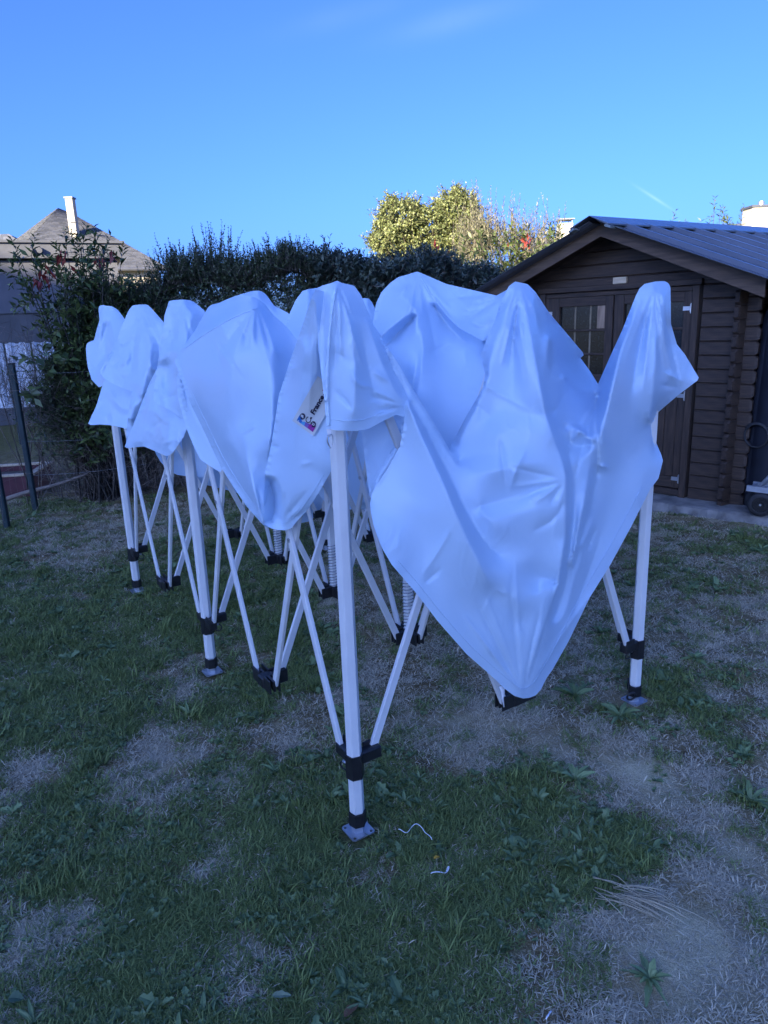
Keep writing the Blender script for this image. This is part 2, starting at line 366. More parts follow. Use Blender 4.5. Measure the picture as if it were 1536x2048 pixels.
for k in range(16):
    z = ZB - .022 + k * LOGH
    shed_log(-.30, .118 + random.uniform(-.006, .006), z, False, True)
    shed_log(-SW - .118, -1.72, z, True, False)
k = 16
while True:                                    # the gable
    z = ZB - .022 + k * LOGH; top = BTOP - .055
    h0 = min((top - z) / SLOPE, 1.13); h1 = min((top - z - LOGH) / SLOPE, 1.13)
    if h0 < .15: break
    h1 = max(h1, .02); hz = LOGH if (top - z - LOGH) > 0 else top - z - .004
    V = []
    for (y, zz, hh) in ((.045, .0006, h0), (.008, .0006, h0), (0, .008, h0 - .02), (0, hz - .008, h1 + .02), (.008, hz - .0006, h1), (.045, hz - .0006, h1)):
        V += [(RIDGE_X - hh, y, z + zz), (RIDGE_X + hh, y, z + zz)]
    Fc = [(2 * i, 2 * i + 1, 2 * ((i + 1) % 6) + 1, 2 * ((i + 1) % 6)) for i in range(6)] + [(0, 2, 4, 6, 8, 10), (11, 9, 7, 5, 3, 1)]
    mesh_obj('log', V, Fc, M['wood'], shed); k += 1
for side, xx in ((0, 0.0), (1, -SW)):
    for k in range(16):
        V, Fc = log_mesh(SLEN + .09, end0=True)
        o = mesh_obj('log', V, Fc, M['wood'], shed)
        o.location = (xx - (.045 if side else 0) + (.045 if side else 0), -.095 + random.uniform(-.006, .006), ZB - .022 + (k - .5) * LOGH if k else ZB - .02)
        o.rotation_euler = (0, 0, math.pi / 2 - math.atan(SHX) * (1 if side == 0 else 0))
        if k == 0: o.scale = (1, 1, .5)
b = MB(); b.box((-SW / 2, SLEN, .9), (SW + .1, .045, 1.68)); b.add([(-SW, SLEN, 1.74), (0, SLEN, 1.74), (RIDGE_X, SLEN, 2.14), (-SW, SLEN + .045, 1.74), (0, SLEN + .045, 1.74), (RIDGE_X, SLEN + .045, 2.14)], [(0, 1, 2), (5, 4, 3), (0, 3, 4, 1), (1, 4, 5, 2), (2, 5, 3, 0)])
b.build('back_wall', M['wood'], shed)
MB().box((RIDGE_X, .6, .055), (SW - .1, 1.1, .02)).build('floor_board', M['wood'], shed)
# door surround
for x in (-.318 - .027, -1.702 + .027): MB().box((x, .012, .87), (.054, .075, 1.63), ch=.004).build('door_jamb', M['woodv'], shed)
MB().box((-1.01, -.008, 1.709), (1.415, .05, .044), ch=.004).build('lintel_board', M['wood'], shed)
MB().box((-1.01, .018, 1.665), (1.31, .05, .038), ch=.003).build('head_board', M['wood'], shed)
MB().box((-1.01, .01, .092), (1.31, .06, .05), ch=.003).build('threshold', M['wood'], shed)
MB().box((-.96, -.014, 1.756), (.115, .03, .05), ch=.003).build('wooden_block', M['palewood'], shed)
# doors: each with stiles, rails, planks, glazing, bars and hinges
def make_door(x0, x1, wx0, wx1, hinge_x, patch):
    """x grows to the right; the window lies between wx0 and wx1"""
    z0, z1, w0, w1 = .125, 1.645, 1.009, 1.571
    d = bpy.data.objects.new('door', None); link(d, shed); d.location = (x0, .012, z0)
    L = lambda x, z: (x - x0, 0, z - z0)
    def part(name, xa, xb, za, zb, y, t, mat, ch=.003):
        o = MB().box((0, 0, 0), (xb - xa, t, zb - za), ch=ch).build(name, mat, d); o.location = ((xa + xb) / 2 - x0, y, (za + zb) / 2 - z0); return o
    part('stile', x0, wx0, z0, z1, 0, .036, M['woodv']); part('stile', wx1, x1, z0, z1, 0, .036, M['woodv'])
    part('rail', wx0, wx1, w1, z1, .001, .032, M['wood']); part('rail', wx0, wx1, w0 - .085, w0, .001, .032, M['wood']); part('rail', wx0, wx1, z0, z0 + .09, .001, .032, M['wood'])
    n = 5; w = (wx1 - wx0) / n
    for i in range(n): part('plank', wx0 + i * w + .0015, wx0 + (i + 1) * w - .0015, z0 + .09, w0 - .085, .004 + random.uniform(-.001, .001), .02, M['woodv'], .004)
    part('pane', wx0, wx1, w0, w1, .012, .004, M['dirtyglass'], 0)
    for z in (1.374, 1.177): part('window_bar', wx0, wx1, z - .009, z + .009, .001, .018, M['wood'])
    for i in (1, 2): x = wx0 + (wx1 - wx0) * i / 3; part('window_bar', x - .008, x + .007, w0, w1, .0085, .003, M['mullion'], 0)
    if patch: part('wood_patch', wx1 - .075, wx1 - .002, 1.385, w1 - .002, -.004, .012, M['rawwood'])
    for z in (1.52, .864, .202):
        sgn = 1 if hinge_x < (x0 + x1) / 2 else -1
        h = MB(); h.box((0, 0, 0), (.018, .006, .075)); h.box((sgn * .036, .001, 0), (.06, .004, .03)); h.tube([(sgn * .006, -.006, -.03), (sgn * .006, -.006, .03)], .006)
        o = h.build('hinge', M['zinc'], d); o.location = (hinge_x - x0, -.0225, z - z0)
    return d
make_door(-1.655, -1.016, -1.515, -1.085, -1.648, True)
make_door(-1.004, -.366, -.922, -.436, -.373, False)
# roof
for sgn in (1, -1):
    xe = RIDGE_X + sgn * 1.22
    V = []
    for y in (-.262, -.237):
        V += [(RIDGE_X, y, BTOP - .095), (RIDGE_X, y, BTOP), (xe, y, roof_z(xe)), (xe, y, roof_z(xe) - .117)]
    mesh_obj('barge_board', V, [(0, 1, 2, 3), (7, 6, 5, 4), (1, 5, 6, 2), (0, 3, 7, 4), (2, 6, 7, 3), (0, 4, 5, 1)], M['barge'], shed)
    xe2 = RIDGE_X + sgn * 1.30
    nb = 12                                   # boards under the sheets run down the slope's length, along the ridge
    for i in range(nb):
        xa = RIDGE_X + sgn * (i * 1.30 / nb + .002); xb = RIDGE_X + sgn * ((i + 1) * 1.30 / nb - .002); V = []
        for y in (-.236, SLEN + .15):
            k_ = skew(0, y); V += [(xa + k_, y, roof_z(xa) - .022), (xa + k_, y, roof_z(xa) - .002), (xb + k_, y, roof_z(xb) - .002), (xb + k_, y, roof_z(xb) - .022)]
        mesh_obj('roof_board', V, [(0, 1, 2, 3), (7, 6, 5, 4), (1, 5, 6, 2), (0, 3, 7, 4), (2, 6, 7, 3), (0, 4, 5, 1)], M['wood'], shed)
    # ribbed sheet
    PITCHR = .27; ys = []; y = -.39
    ys.append((y, .014)); Y0 = y = -.451
    while y < SLEN + .2:
        ys += [(y, 0.0), (y + PITCHR * .36, 0.0), (y + PITCHR * .38, .003), (y + PITCHR * .42, .003), (y + PITCHR * .44, 0.0), (y + PITCHR - .055, 0.0), (y + PITCHR - .038, .033), (y + PITCHR - .017, .033)]; y += PITCHR
    ys = [ys[0]] + [q for q in ys[1:] if q[0] > -.37]
    V = []; xe3 = RIDGE_X + sgn * 1.42; xt = RIDGE_X + sgn * .03
    for (yy, hh) in ys:
        for dz in (0, -.002):
            V += [(skew(xt, yy), yy, roof_z(xt) + .006 + hh + dz), (skew(xe3, yy), yy, roof_z(xe3) + .006 + hh + dz)]
    Fc = []
    for i in range(len(ys) - 1): Fc += [(4 * i, 4 * i + 1, 4 * i + 5, 4 * i + 4), (4 * i + 6, 4 * i + 7, 4 * i + 3, 4 * i + 2)]
    n = len(ys) - 1; Fc += [(0, 2, 3, 1), (4 * n, 4 * n + 1, 4 * n + 3, 4 * n + 2)] + [(4 * i + 1, 4 * i + 3, 4 * i + 7, 4 * i + 5) for i in range(n)]
    sheet_o = mesh_obj('roof_sheet', V, Fc, M['steelroof'], shed)
    if sgn > 0:
        sc = None
        for (dx, i) in ((.55, 2), (.55, 4), (.55, 6), (1.25, 0), (1.25, 2), (1.25, 4)):
            x = RIDGE_X + dx; y = Y0 + i * PITCHR + PITCHR - .027
            if sc is None: sc = MB().lathe((0, 0, 0), [(.0, .010), (.006, .010), (.007, .003), (.011, .002), (.011, 0)], n=10).build('screw', M['steelroof'], sheet_o)
            else: sc = share(sc, sheet_o)
            sc.location = (skew(x, y), y, roof_z(x) + .031)
    # ridge cap flange with closures filling the troughs below its edge
    xa, xb = RIDGE_X, RIDGE_X + sgn * .16; V = []
    for y in (-.43, SLEN + .22):
        k_ = skew(0, y) if y > 0 else -.01; V += [(xa + k_, y, BTOP + .043), (xb + k_, y, roof_z(xb) + .037), (xb + k_, y, roof_z(xb) + .026), (xa + k_, y, BTOP + .040)]
    mesh_obj('ridge_cap', V, [(0, 1, 2, 3), (7, 6, 5, 4), (0, 4, 5, 1), (1, 5, 6, 2), (3, 2, 6, 7)], M['steelroof'], shed)
    cl = None; y = Y0
    while y < SLEN + .1:
        if cl is None: cl = MB().box((0, 0, 0), (.05, PITCHR - .062, .016)).build('roof_closure', M['roofclosure'], shed)
        else: cl = share(cl, shed)
        cl.location = (skew(RIDGE_X + sgn * .150, y), y + (PITCHR - .055) / 2 + .004, roof_z(xb) + .0165); cl.rotation_euler = (0, math.atan(SLOPE) * sgn, 0); y += PITCHR

# concrete slab under the shed, its edge rough
def slab():
    rs = np.random.default_rng(4)
    xs = np.arange(-3.4, 1.7, .06); front = -.24 + rs.normal(0, .010, len(xs)) + .02 * np.sin(xs * 2.3)
    ang = -PHI; ca, sa = math.cos(ang), math.sin(ang); V = []
    for x, f in zip(xs, front):
        for (y, z) in ((f - .03, -.03), (f, .048 + rs.normal(0, .004)), (f + .03, .058 + rs.normal(0, .002)), (3.2, .058), (3.2, -.03)): V.append((2.64 + ca * x - sa * y, 5.28 + sa * x + ca * y, z))
    Fc = [(5 * i + k, 5 * i + 5 + k, 5 * i + 6 + k, 5 * i + 1 + k) for i in range(len(xs) - 1) for k in range(4)]
    return mesh_obj('concrete_slab', V, Fc, M['concrete'])
tag(slab(), kind='structure')

# ------------------------------------------------------------------ neighbouring buildings
M['greywall'] = material('grey_render', (.085, .09, .11), (.105, .11, .13), rough=.9, scale=4, bump=.1, bscale=120)
M['greyfascia'] = material('dark_grey_metal', (.07, .075, .09), (.09, .095, .11), rough=.5, scale=5)
M['darkband'] = material('anthracite_render', (.06, .062, .07), (.085, .087, .095), rough=.8, scale=5)
M['slate'] = material('roof_slate', (.088, .094, .108), (.135, .14, .155), rough=.7, scale=3, detail=5, island=.75, bump=.1)
M['creamrender'] = material('cream_render', (.42, .38, .30), (.50, .45, .36), rough=.9, scale=6, bump=.1)
M['whitesheet'] = material('white_plastic_sheet', (.62, .64, .68), (.74, .76, .80), rough=.45, scale=3, bump=.1)
M['glass'] = material('dark_window_glass', (.02, .025, .03), (.03, .035, .04), rough=.08, scale=3)

def slate_face(parent, A, B, Cc, D, rows, w):
    """courses of slates laid over the sloping face A-B (eave) to D-C (top); D may equal C"""
    A, B, Cc, D = map(Vector, (A, B, Cc, D)); nrm = (B - A).cross(D - A).normalized(); V = []; Fc = []
    rs = random.Random(3)
    for r in range(rows):
        t0, t1 = r / rows, (r + 1.12) / rows
        P0, Q0 = A.lerp(D, t0), B.lerp(Cc, t0); P1, Q1 = A.lerp(D, min(t1, 1)), B.lerp(Cc, min(t1, 1))
        n = max(1, int((Q0 - P0).length / w)); off = .5 * (r % 2)
        for i in range(-1, n + 1):
            a = max(0, (i + off) / n); b = min(1, (i + off + .97) / n)
            if b <= a: continue
            lift = nrm * (.03 + rs.uniform(0, .012)); base = len(V)
            V += [P0.lerp(Q0, a) + lift, P0.lerp(Q0, b) + lift, P1.lerp(Q1, b) + nrm * .008, P1.lerp(Q1, a) + nrm * .008, P0.lerp(Q0, a), P0.lerp(Q0, b)]
            Fc += [(base, base + 1, base + 2, base + 3), (base + 4, base + 5, base + 1, base)]
    o = mesh_obj('slates', V, Fc, M['slate'], parent, world=True); o['kind'] = 'stuff'; return o

# hip-roofed house at the far left
hA = at_depth(118, 411, 30); hB = at_depth(150, 420, 31.0)
house = thing('slate_roof_house', 'cream house with hipped grey slate roof and tall cream chimney', 'house', (float(hA[0]), 33, 0))
zr = float(hA[2]); ze = 3.75
qA, qB, qD = [(float(at_depth(px, 510, Y)[0]), Y) for px, Y in ((0, 26.0), (335, 28.5), (-95, 32.5))]; qC = (qB[0] + qD[0] - qA[0], qB[1] + qD[1] - qA[1])
rl = (float(at_depth(116, 411, 30.6)[0]), 30.6, zr); rr = (float(at_depth(134, 414, 31.2)[0]), 31.2, zr - .05)
eA, eB, eC, eD = [(q[0], q[1], ze) for q in (qA, qB, qC, qD)]
slate_face(house, eA, eB, rr, rl, 44, .24); slate_face(house, eD, eA, rl, rl, 44, .24); slate_face(house, eB, eC, rr, rr, 44, .24)
mesh_obj('roof', [eA, eB, eC, eD, rl, rr], [(0, 1, 5, 4), (1, 2, 5), (2, 3, 4, 5), (3, 0, 4), (3, 2, 1, 0)], M['slate'], house, world=True)
cq = ((qA[0] + qC[0]) / 2, (qA[1] + qC[1]) / 2); V = [(cq[0] + (q[0] - cq[0]) * .92, cq[1] + (q[1] - cq[1]) * .92, z) for z in (-.1, ze - .01) for q in (qA, qB, qC, qD)]
mesh_obj('wall', V, [(0, 1, 5, 4), (1, 2, 6, 5), (2, 3, 7, 6), (3, 0, 4, 7)], M['creamrender'], house, world=True)
MB().tube([(eA[0], eA[1] - .06, ze - .03), (eB[0], eB[1] - .06, ze - .03)], .06).build('gutter', M['greyfascia'], house, world=True)
cb = at_depth(141, 436, 29.0); ct = at_depth(139, 396, 29.0)
ch = MB().box((float(cb[0]), 29.2, (float(cb[2]) + float(ct[2])) / 2 - .4), (.27, .30, float(ct[2] - cb[2]) + .8), ch=.01).build('chimney', M['creamrender'], house, world=True)
MB().box((float(cb[0]), 29.2, float(ct[2]) + .03), (.33, .37, .06)).build('chimney_cap', M['greyfascia'], ch, world=True)
rv = at_depth(146, 444, 28.6); MB().box((float(rv[0]), float(rv[1]) + .05, float(rv[2])), (.22, .08, .05)).build('roof_vent', M['darkband'], house, world=True)

# another slate roof further left
o2 = at_depth(2, 458, 40); h2 = thing('slate_roof_house', 'small corner of a distant slate roof at the left edge of the photo', 'house', (float(o2[0]) - 3, 44, 0))
zz = float(o2[2]); xx = float(o2[0]) - .6
slate_face(h2, (xx - 7, 37.5, 3.4), (xx + 6, 37.5, 3.4), (xx, 42, zz), (xx - 1, 42, zz), 22, .34)
mesh_obj('roof', [(xx - 7, 37.5, 3.4), (xx + 6, 37.5, 3.4), (xx + 6, 46.5, 3.4), (xx - 7, 46.5, 3.4), (xx - 1, 42, zz), (xx, 42, zz)], [(0, 1, 5, 4), (1, 2, 5), (2, 3, 4, 5), (3, 0, 4), (3, 2, 1, 0)], M['slate'], h2, world=True)
MB().box((xx - .5, 42, 1.68), (12.2, 8.2, 3.36)).build('wall', M['creamrender'], h2, world=True)

# flat-roofed grey annex behind the left end of the hedge
aR = at_depth(236, 488, 13.2); tdir = Vector((-.92, -.39, 0)).normalized(); nd = Vector((tdir.y, -tdir.x, 0)) * -1
if nd.y > 0: nd = -nd
ax = thing('flat_roof_annex', 'grey rendered flat roof annex with dark fascia behind the left hedge', 'building', (float(aR[0]), float(aR[1]), 0), math.atan2(-tdir.y, -tdir.x))
# local frame: x runs right along the wall to the corner at 0, y goes back
zt_ = float(aR[2]) + .03
MB().box((-4, 2.5, (zt_ - .30) / 2), (7.9, 4.9, zt_ - .30)).build('wall', M['greywall'], ax)
MB().box((-4, 2.47, zt_ - .15), (8.1, 5.1, .24)).build('fascia', M['greyfascia'], ax)
MB().box((-4, 2.47, zt_ - .01), (8.2, 5.2, .04)).build('coping', M['greyfascia'], ax)
MB().box((-4, .03, .93), (7.96, .06, 1.86)).build('wall_base', M['darkband'], ax)
MB().box((-4, -.005, 1.875), (7.98, .05, .03)).build('base_rail', M['greyfascia'], ax)
lm = MB(); lm.box((0, -.06, 0), (.10, .08, .10), ch=.01); lm.tube([(-.07, -.10, .02), (-.07, -.18, .0)], .045, 10); lm.tube([(.07, -.10, .02), (.07, -.18, .0)], .045, 10)
lamp = lm.build('wall_lamp', M['greywall'], ax); lp = at_depth(32, 503, 12.6); lamp.location = (-1.33, 0, float(lp[2]))

# house and chimney to the right, behind the shed
cw = at_depth(1524, 425, 26); h3 = thing('pitched_roof_house', 'slate roofed house with broad cream chimney beyond the shed roof', 'house', (float(cw[0]) + 3, 30, 0))
x3 = float(cw[0]); zt3 = float(cw[2])
c3 = MB().box((x3 + .22, 26.5, zt3 - .35), (.95, .7, 1.1), ch=.01).build('chimney', M['creamrender'], h3, world=True)
MB().box((x3 + .22, 26.5, zt3 + .23), (1.05, .8, .07)).build('chimney_cap', M['greyfascia'], c3, world=True)
MB().tube([(x3 + .2, 26.5, zt3 + .26), (x3 + .2, 26.5, zt3 + .42)], .10, 10).build('chimney_pot', M['zinc'], c3, world=True)
rz = float(at_depth(1490, 441, 26)[2])
slate_face(h3, (x3 - 1.6, 22.5, 2.6), (x3 + 8, 22.5, 2.6), (x3 + 8, 27, rz), (x3 - .9, 27, rz), 22, .32)
mesh_obj('roof', [(x3 - 1.6, 22.5, 2.6), (x3 + 8, 22.5, 2.6), (x3 + 8, 31.5, 2.6), (x3 - 1.6, 31.5, 2.6), (x3 - .9, 27, rz), (x3 + 8, 27, rz)], [(0, 1, 5, 4), (1, 2, 5), (2, 3, 4, 5), (3, 0, 4), (3, 2, 1, 0)], M['slate'], h3, world=True)
MB().box((x3 + 3.2, 27, 1.28), (9, 8.4, 2.56)).build('wall', M['creamrender'], h3, world=True)
# low house roof just left of the shed ridge
cm = at_depth(1139, 452, 24); h4 = thing('low_house', 'low house with slate roof and pale square chimney left of the shed ridge', 'house', (float(cm[0]) + 1, 28, 0))
x4 = float(cm[0]); zt4 = float(at_depth(1139, 446, 24)[2]); rz4 = float(at_depth(1100, 470, 24)[2])
c4 = MB().box((x4, 24.6, zt4 - .35), (.42, .5, .8), ch=.01).build('chimney', M['creamrender'], h4, world=True)
cp = MB()
for sx in (-.18, .18):
    for sy in (-.2, .2): cp.box((x4 + sx, 24.6 + sy, zt4 + .10), (.03, .03, .12))
cp.box((x4, 24.6, zt4 + .17), (.5, .58, .03)); cp.build('chimney_cowl', M['zinc'], c4, world=True)
slate_face(h4, (x4 - 2.2, 21, 1.9), (x4 + 5, 21, 1.9), (x4 + 5, 25, rz4 + .1), (x4 - .9, 25, rz4), 20, .32)
mesh_obj('roof', [(x4 - 2.2, 21, 1.9), (x4 + 5, 21, 1.9), (x4 + 5, 29, 1.9), (x4 - 2.2, 29, 1.9), (x4 - .9, 25, rz4), (x4 + 5, 25, rz4 + .1)], [(0, 1, 5, 4), (1, 2, 5), (2, 3, 4, 5), (3, 0, 4), (3, 2, 1, 0)], M['slate'], h4, world=True)
MB().box((x4 + 1.4, 25, .93), (6.8, 7.4, 1.86)).build('wall', M['creamrender'], h4, world=True)

# unseen house, added and sized to cast shade over the whole garden
sh = Vector((math.sin(SUN_AZ), math.cos(SUN_AZ), 0))            # towards the sun, horizontally
SHADE0 = 5.15; DD = 30.0; RZ = SHADE0 + math.tan(SUN_EL) * DD
shade_house = thing('unseen_shade_house', 'unseen tall cream house with pitched slate roof, added far behind the lawn to shade the whole garden', 'house', tuple(sh * DD + Vector((sh.y, -sh.x, 0)) * 4.0), math.atan2(sh.y, sh.x) - math.pi / 2)
HW = 9.0; EV = RZ - 3.6
MB().box((0, 0, EV / 2), (2 * HW, 7.0, EV)).build('wall', M['creamrender'], shade_house)
mesh_obj('roof', [(-HW - .3, -3.9, EV - .05), (HW + .3, -3.9, EV - .05), (HW + .3, 3.9, EV - .05), (-HW - .3, 3.9, EV - .05), (-HW - .3, 0, RZ), (HW + .3, 0, RZ)], [(0, 1, 5, 4), (1, 2, 5), (2, 3, 4, 5), (3, 0, 4), (3, 2, 1, 0)], M['slate'], shade_house)
for f in range(3):
    for i in range(5):
        w = MB().box((-7 + i * 3.5, -3.53, 1.6 + f * 2.9), (1.3, .08, 1.4)).build('window', M['glass'], shade_house)
        MB().box((-7 + i * 3.5, -3.56, 1.6 + f * 2.9), (.05, .05, 1.4)).build('window_bar', M['whitesheet'], w)

# ------------------------------------------------------------------ foliage
def unit(v): return v / np.maximum(np.linalg.norm(v, axis=-1, keepdims=True), 1e-9)
class Plant:
    """shoots carrying leaves: leaves collect into one part, stems into another"""
    def __init__(s): s.V = []; s.Q = []; s.n = 0; s.SV = []; s.SQ = []; s.sn = 0
    def leaves(s, P, D, Nn, L, W, fold=.18):
        D = unit(D); Sd = unit(np.cross(D, Nn)); Nn = np.cross(Sd, D); L = np.broadcast_to(L, (len(P),))[:, None]; W = np.broadcast_to(W, (len(P),))[:, None]
        m = P + D * L * .45; q = np.stack([P, m + Sd * W * .5 + Nn * W * fold, P + D * L - Nn * L * .10, m - Sd * W * .5 + Nn * W * fold], 1)
        s.V.append(q.reshape(-1, 3)); s.Q.append(np.arange(len(P) * 4).reshape(-1, 4) + s.n); s.n += len(P) * 4
    def stems(s, A, B, r0, r1):
        d = unit(B - A); a = unit(np.cross(d, np.array([.31, .52, .11]))); b = np.cross(d, a); ring = []
        for r, P in ((r0, A), (r1, B)):
            r = np.broadcast_to(r, (len(A),))[:, None]
            for k in range(3): ring.append(P + (a * math.cos(k * 2.094) + b * math.sin(k * 2.094)) * r)
        v = np.stack(ring, 1).reshape(-1, 3); base = np.arange(len(A))[:, None] * 6 + s.sn
        for k in range(3): s.SQ.append(base + np.array([k, (k + 1) % 3, 3 + (k + 1) % 3, 3 + k])[None])
        s.SV.append(v); s.sn += len(v)
    def shoots(s, P, D, Ln, m, L, W, jitter=.35, droop=0.0, start=.15, stem_r=.0025, out=.75, tipup=.2, keep=None):
        D = unit(D); n = len(P); Ln = np.broadcast_to(Ln, (n,)); T = np.tile(np.linspace(start, 1, m), (n, 1)) + rng.normal(0, .4 / m, (n, m)); T = np.clip(T, 0, 1.03)
        Dm = D[:, None, :]; ax = P[:, None, :] + Dm * (T * Ln[:, None])[..., None]; ax[..., 2] -= droop * (T ** 2) * Ln[:, None]
        ang = rng.uniform(0, 6.28, (n, 1)) + np.arange(m)[None] * 2.4
        a = unit(np.cross(D, np.array([.2, .3, .93]))); b = np.cross(D, a)
        rad = a[:, None] * np.cos(ang)[..., None] + b[:, None] * np.sin(ang)[..., None]
        ld = unit(rad * out + Dm * .6 + rng.normal(0, jitter, (n, m, 3)) + np.array([0, 0, tipup]))
        nn = unit(Dm * .7 + np.array([0, 0, .8]) + rng.normal(0, .35, (n, m, 3)))
        sc = (1 - .45 * T ** 3) * rng.uniform(.7, 1.25, (n, m))
        s.leaves(ax.reshape(-1, 3), ld.reshape(-1, 3), nn.reshape(-1, 3), (L * sc).ravel(), (W * sc).ravel())
        E = P + D * Ln[:, None]; E[:, 2] -= droop * Ln; Mi = P + D * (Ln * .5)[:, None]; Mi[:, 2] -= droop * .25 * Ln
        s.stems(P, Mi, stem_r, stem_r * .75); s.stems(Mi, E, stem_r * .75, stem_r * .4)
    def build(s, root, leafmat, stemmat, leafname='foliage', stemname='stem'):
        o = mesh_obj(leafname, np.concatenate(s.V), np.concatenate(s.Q), leafmat, root, world=True); o['kind'] = 'stuff'
        if s.SV: o2 = mesh_obj(stemname, np.concatenate(s.SV), np.concatenate(s.SQ), stemmat, root, world=True); o2['kind'] = 'stuff'
        return o
def leafmat(name, c1, c2, rough=.45, tr=.28, spec=.4): return material(name, c1, c2, rough=rough, scale=1.5, island=.75, translucent=tr, ramp=(.2, .8), spec=spec, coord='Object')
M['fineleaf'] = leafmat('fine_dark_leaf', (.042, .064, .026), (.15, .19, .085))
M['greyleaf'] = leafmat('grey_green_leaf', (.042, .062, .042), (.135, .165, .115), rough=.38, spec=.5)
M['photleaf'] = leafmat('glossy_green_leaf', (.045, .072, .024), (.15, .195, .06), rough=.3, spec=.5)
M['redleaf'] = leafmat('red_young_leaf', (.16, .018, .018), (.30, .06, .04), rough=.35)
M['treeleaf'] = leafmat('yellow_green_leaf', (.14, .175, .055), (.37, .40, .17), tr=.35)
M['oliveleaf'] = leafmat('silvery_olive_leaf', (.18, .185, .11), (.36, .34, .22), tr=.3)

def px_x(px, Y): return float(at_depth(px, 600, Y)[0])
HED = [(-3.2, 6.3), (-1.2, 6.8), (.2, 7.2), (1.2, 8.0), (2.6, 9.4)]
def hedge_y(x): return float(np.interp(x, [h[0] for h in HED], [h[1] for h in HED]))
def hedge_bush(name, label, cat, x0, x1, h, leaf, L, W, n, m, mat, sprig_n, sprig_L, sprig_m, sl, sw, group=None, low=.75, depth=.55, dens_low=.25, bare=0):
    cx = (x0 + x1) / 2; cy = hedge_y(cx) + depth * .4
    root = thing(name, label, cat, (cx, cy, 0), 0, group); p = Plant()
    slope = (hedge_y(x1) - hedge_y(x0)) / (x1 - x0)
    def surf(n, zlo, zhi):
        x = rng.uniform(x0 - .12, x1 + .12, n); z = zlo + (zhi - zlo) * rng.uniform(0, 1, n)
        bump = .12 * fbm(x * 2.1, z * 2.3, 41, 3); q = rng.uniform(0, 1, n) ** 1.6
        y = hedge_y(cx) + slope * (x - cx) + bump + q * depth
        return np.stack([x, y, z], -1)
    hz = lambda x: h + .10 * fbm(x * 2.0, x * 0 + 3.3, 5, 3)
    P = surf(n, low * .75, h - .12); lowm = (P[:, 2] < low + .25 * fbm(P[:, 0] * 3, P[:, 2] * 3, 8, 2)) & (rng.uniform(0, 1, n) > dens_low); P = P[~lowm]
    nrm = np.array([slope, -1, 0]) / math.hypot(slope, 1)
    D = nrm * .75 + rng.normal(0, .5, (len(P), 3)) + np.array([0, 0, .45])
    P -= unit(D) * .10; p.shoots(P, D, rng.uniform(.14, .30, len(P)), m, L, W)
    nb = n // 3; Pb = surf(nb, low, h - .1); Pb[:, 1] += depth * .4; Db = rng.normal(0, .6, (nb, 3)) + np.array([0, .3, .4]); p.shoots(Pb, Db, rng.uniform(.14, .3, nb), m, L, W)
    nt_ = n // 3; x = rng.uniform(x0, x1, nt_); Pt = np.stack([x, hedge_y(cx) + slope * (x - cx) + rng.uniform(0, depth * 1.2, nt_), hz(x) - .18], -1)
    Dt = rng.normal(0, .4, (nt_, 3)) + np.array([0, -.15, 1]); p.shoots(Pt, Dt, rng.uniform(.16, .32, nt_), m, L, W)
    if sprig_n:
        x = rng.uniform(x0, x1, sprig_n); Ps = np.stack([x, hedge_y(cx) + slope * (x - cx) + rng.uniform(0, depth, sprig_n), hz(x) - .08], -1)
        Ds = rng.normal(0, .22, (sprig_n, 3)) + np.array([0, 0, 1]); p.shoots(Ps, Ds, sprig_L * rng.uniform(.2, 1.0, sprig_n) * (.75 + .5 * smooth(-.3, .5, perlin(x * 3.1, x * 0 + .7, 12))), sprig_m, sl, sw, jitter=.4, start=.25, tipup=.35)
    k = 26; x = rng.uniform(x0, x1, k); A = np.stack([x, hedge_y(cx) + slope * (x - cx) + rng.uniform(.15, depth, k), np.zeros(k)], -1)
    B = A + np.stack([rng.normal(0, .12, k), rng.normal(0, .08, k), rng.uniform(.7, 1.5, k)], -1); p.stems(A, B, .012, .007)
    if bare:
        x = rng.uniform(x0, x1, bare); A = np.stack([x, hedge_y(cx) + slope * (x - cx) + rng.uniform(-.1, depth, bare), rng.uniform(0, .9, bare)], -1)
        B = A + unit(rng.normal(0, .6, (bare, 3)) + np.array([0, -.2, .45])) * rng.uniform(.12, .42, bare)[:, None]; p.stems(A, B, .0032, .0015)
        C2 = B + unit((B - A) + rng.normal(0, .09, (bare, 3))) * rng.uniform(.06, .22, bare)[:, None]; p.stems(B, C2, .0016, .0008)
    p.build(root, mat, M['twig']); return root
xa, xb, xc, xd = px_x(170, 6.5), px_x(320, 6.6), px_x(470, 6.7), px_x(625, 6.85)
G1 = 'small-leaved hedge shrubs along the back'
hedge_bush('hedge_shrub', 'fine-leaved dark hedge shrub at the left with bare twiggy base', 'hedge shrub', xa, xb, 1.90, None, .034, .017, 1500, 16, M['fineleaf'], 100, .28, 18, .030, .015, G1, low=.85, bare=900, dens_low=.35)
hedge_bush('hedge_shrub', 'fine-leaved dark hedge shrub with tall wispy shoots behind the first tent peaks', 'hedge shrub', xb, xc, 2.05, None, .034, .017, 1500, 16, M['fineleaf'], 170, .42, 24, .030, .015, G1, low=.6, bare=400)
hedge_bush('hedge_shrub', 'fine-leaved dark hedge shrub behind the middle of the tent next to broad leaves', 'hedge shrub', xc, xd, 2.07, None, .034, .017, 1500, 16, M['fineleaf'], 150, .38, 24, .030, .015, G1, low=.4, bare=200)
hedge_bush('hedge_shrub', 'low dense twiggy hedge shrub between the fence post and the leafy shrub with red leaves', 'hedge shrub', px_x(62, 6.4), px_x(185, 6.5), 1.22, None, .032, .016, 1000, 14, M['fineleaf'], 40, .25, 14, .030, .015, G1, low=.7, bare=900, dens_low=.45)
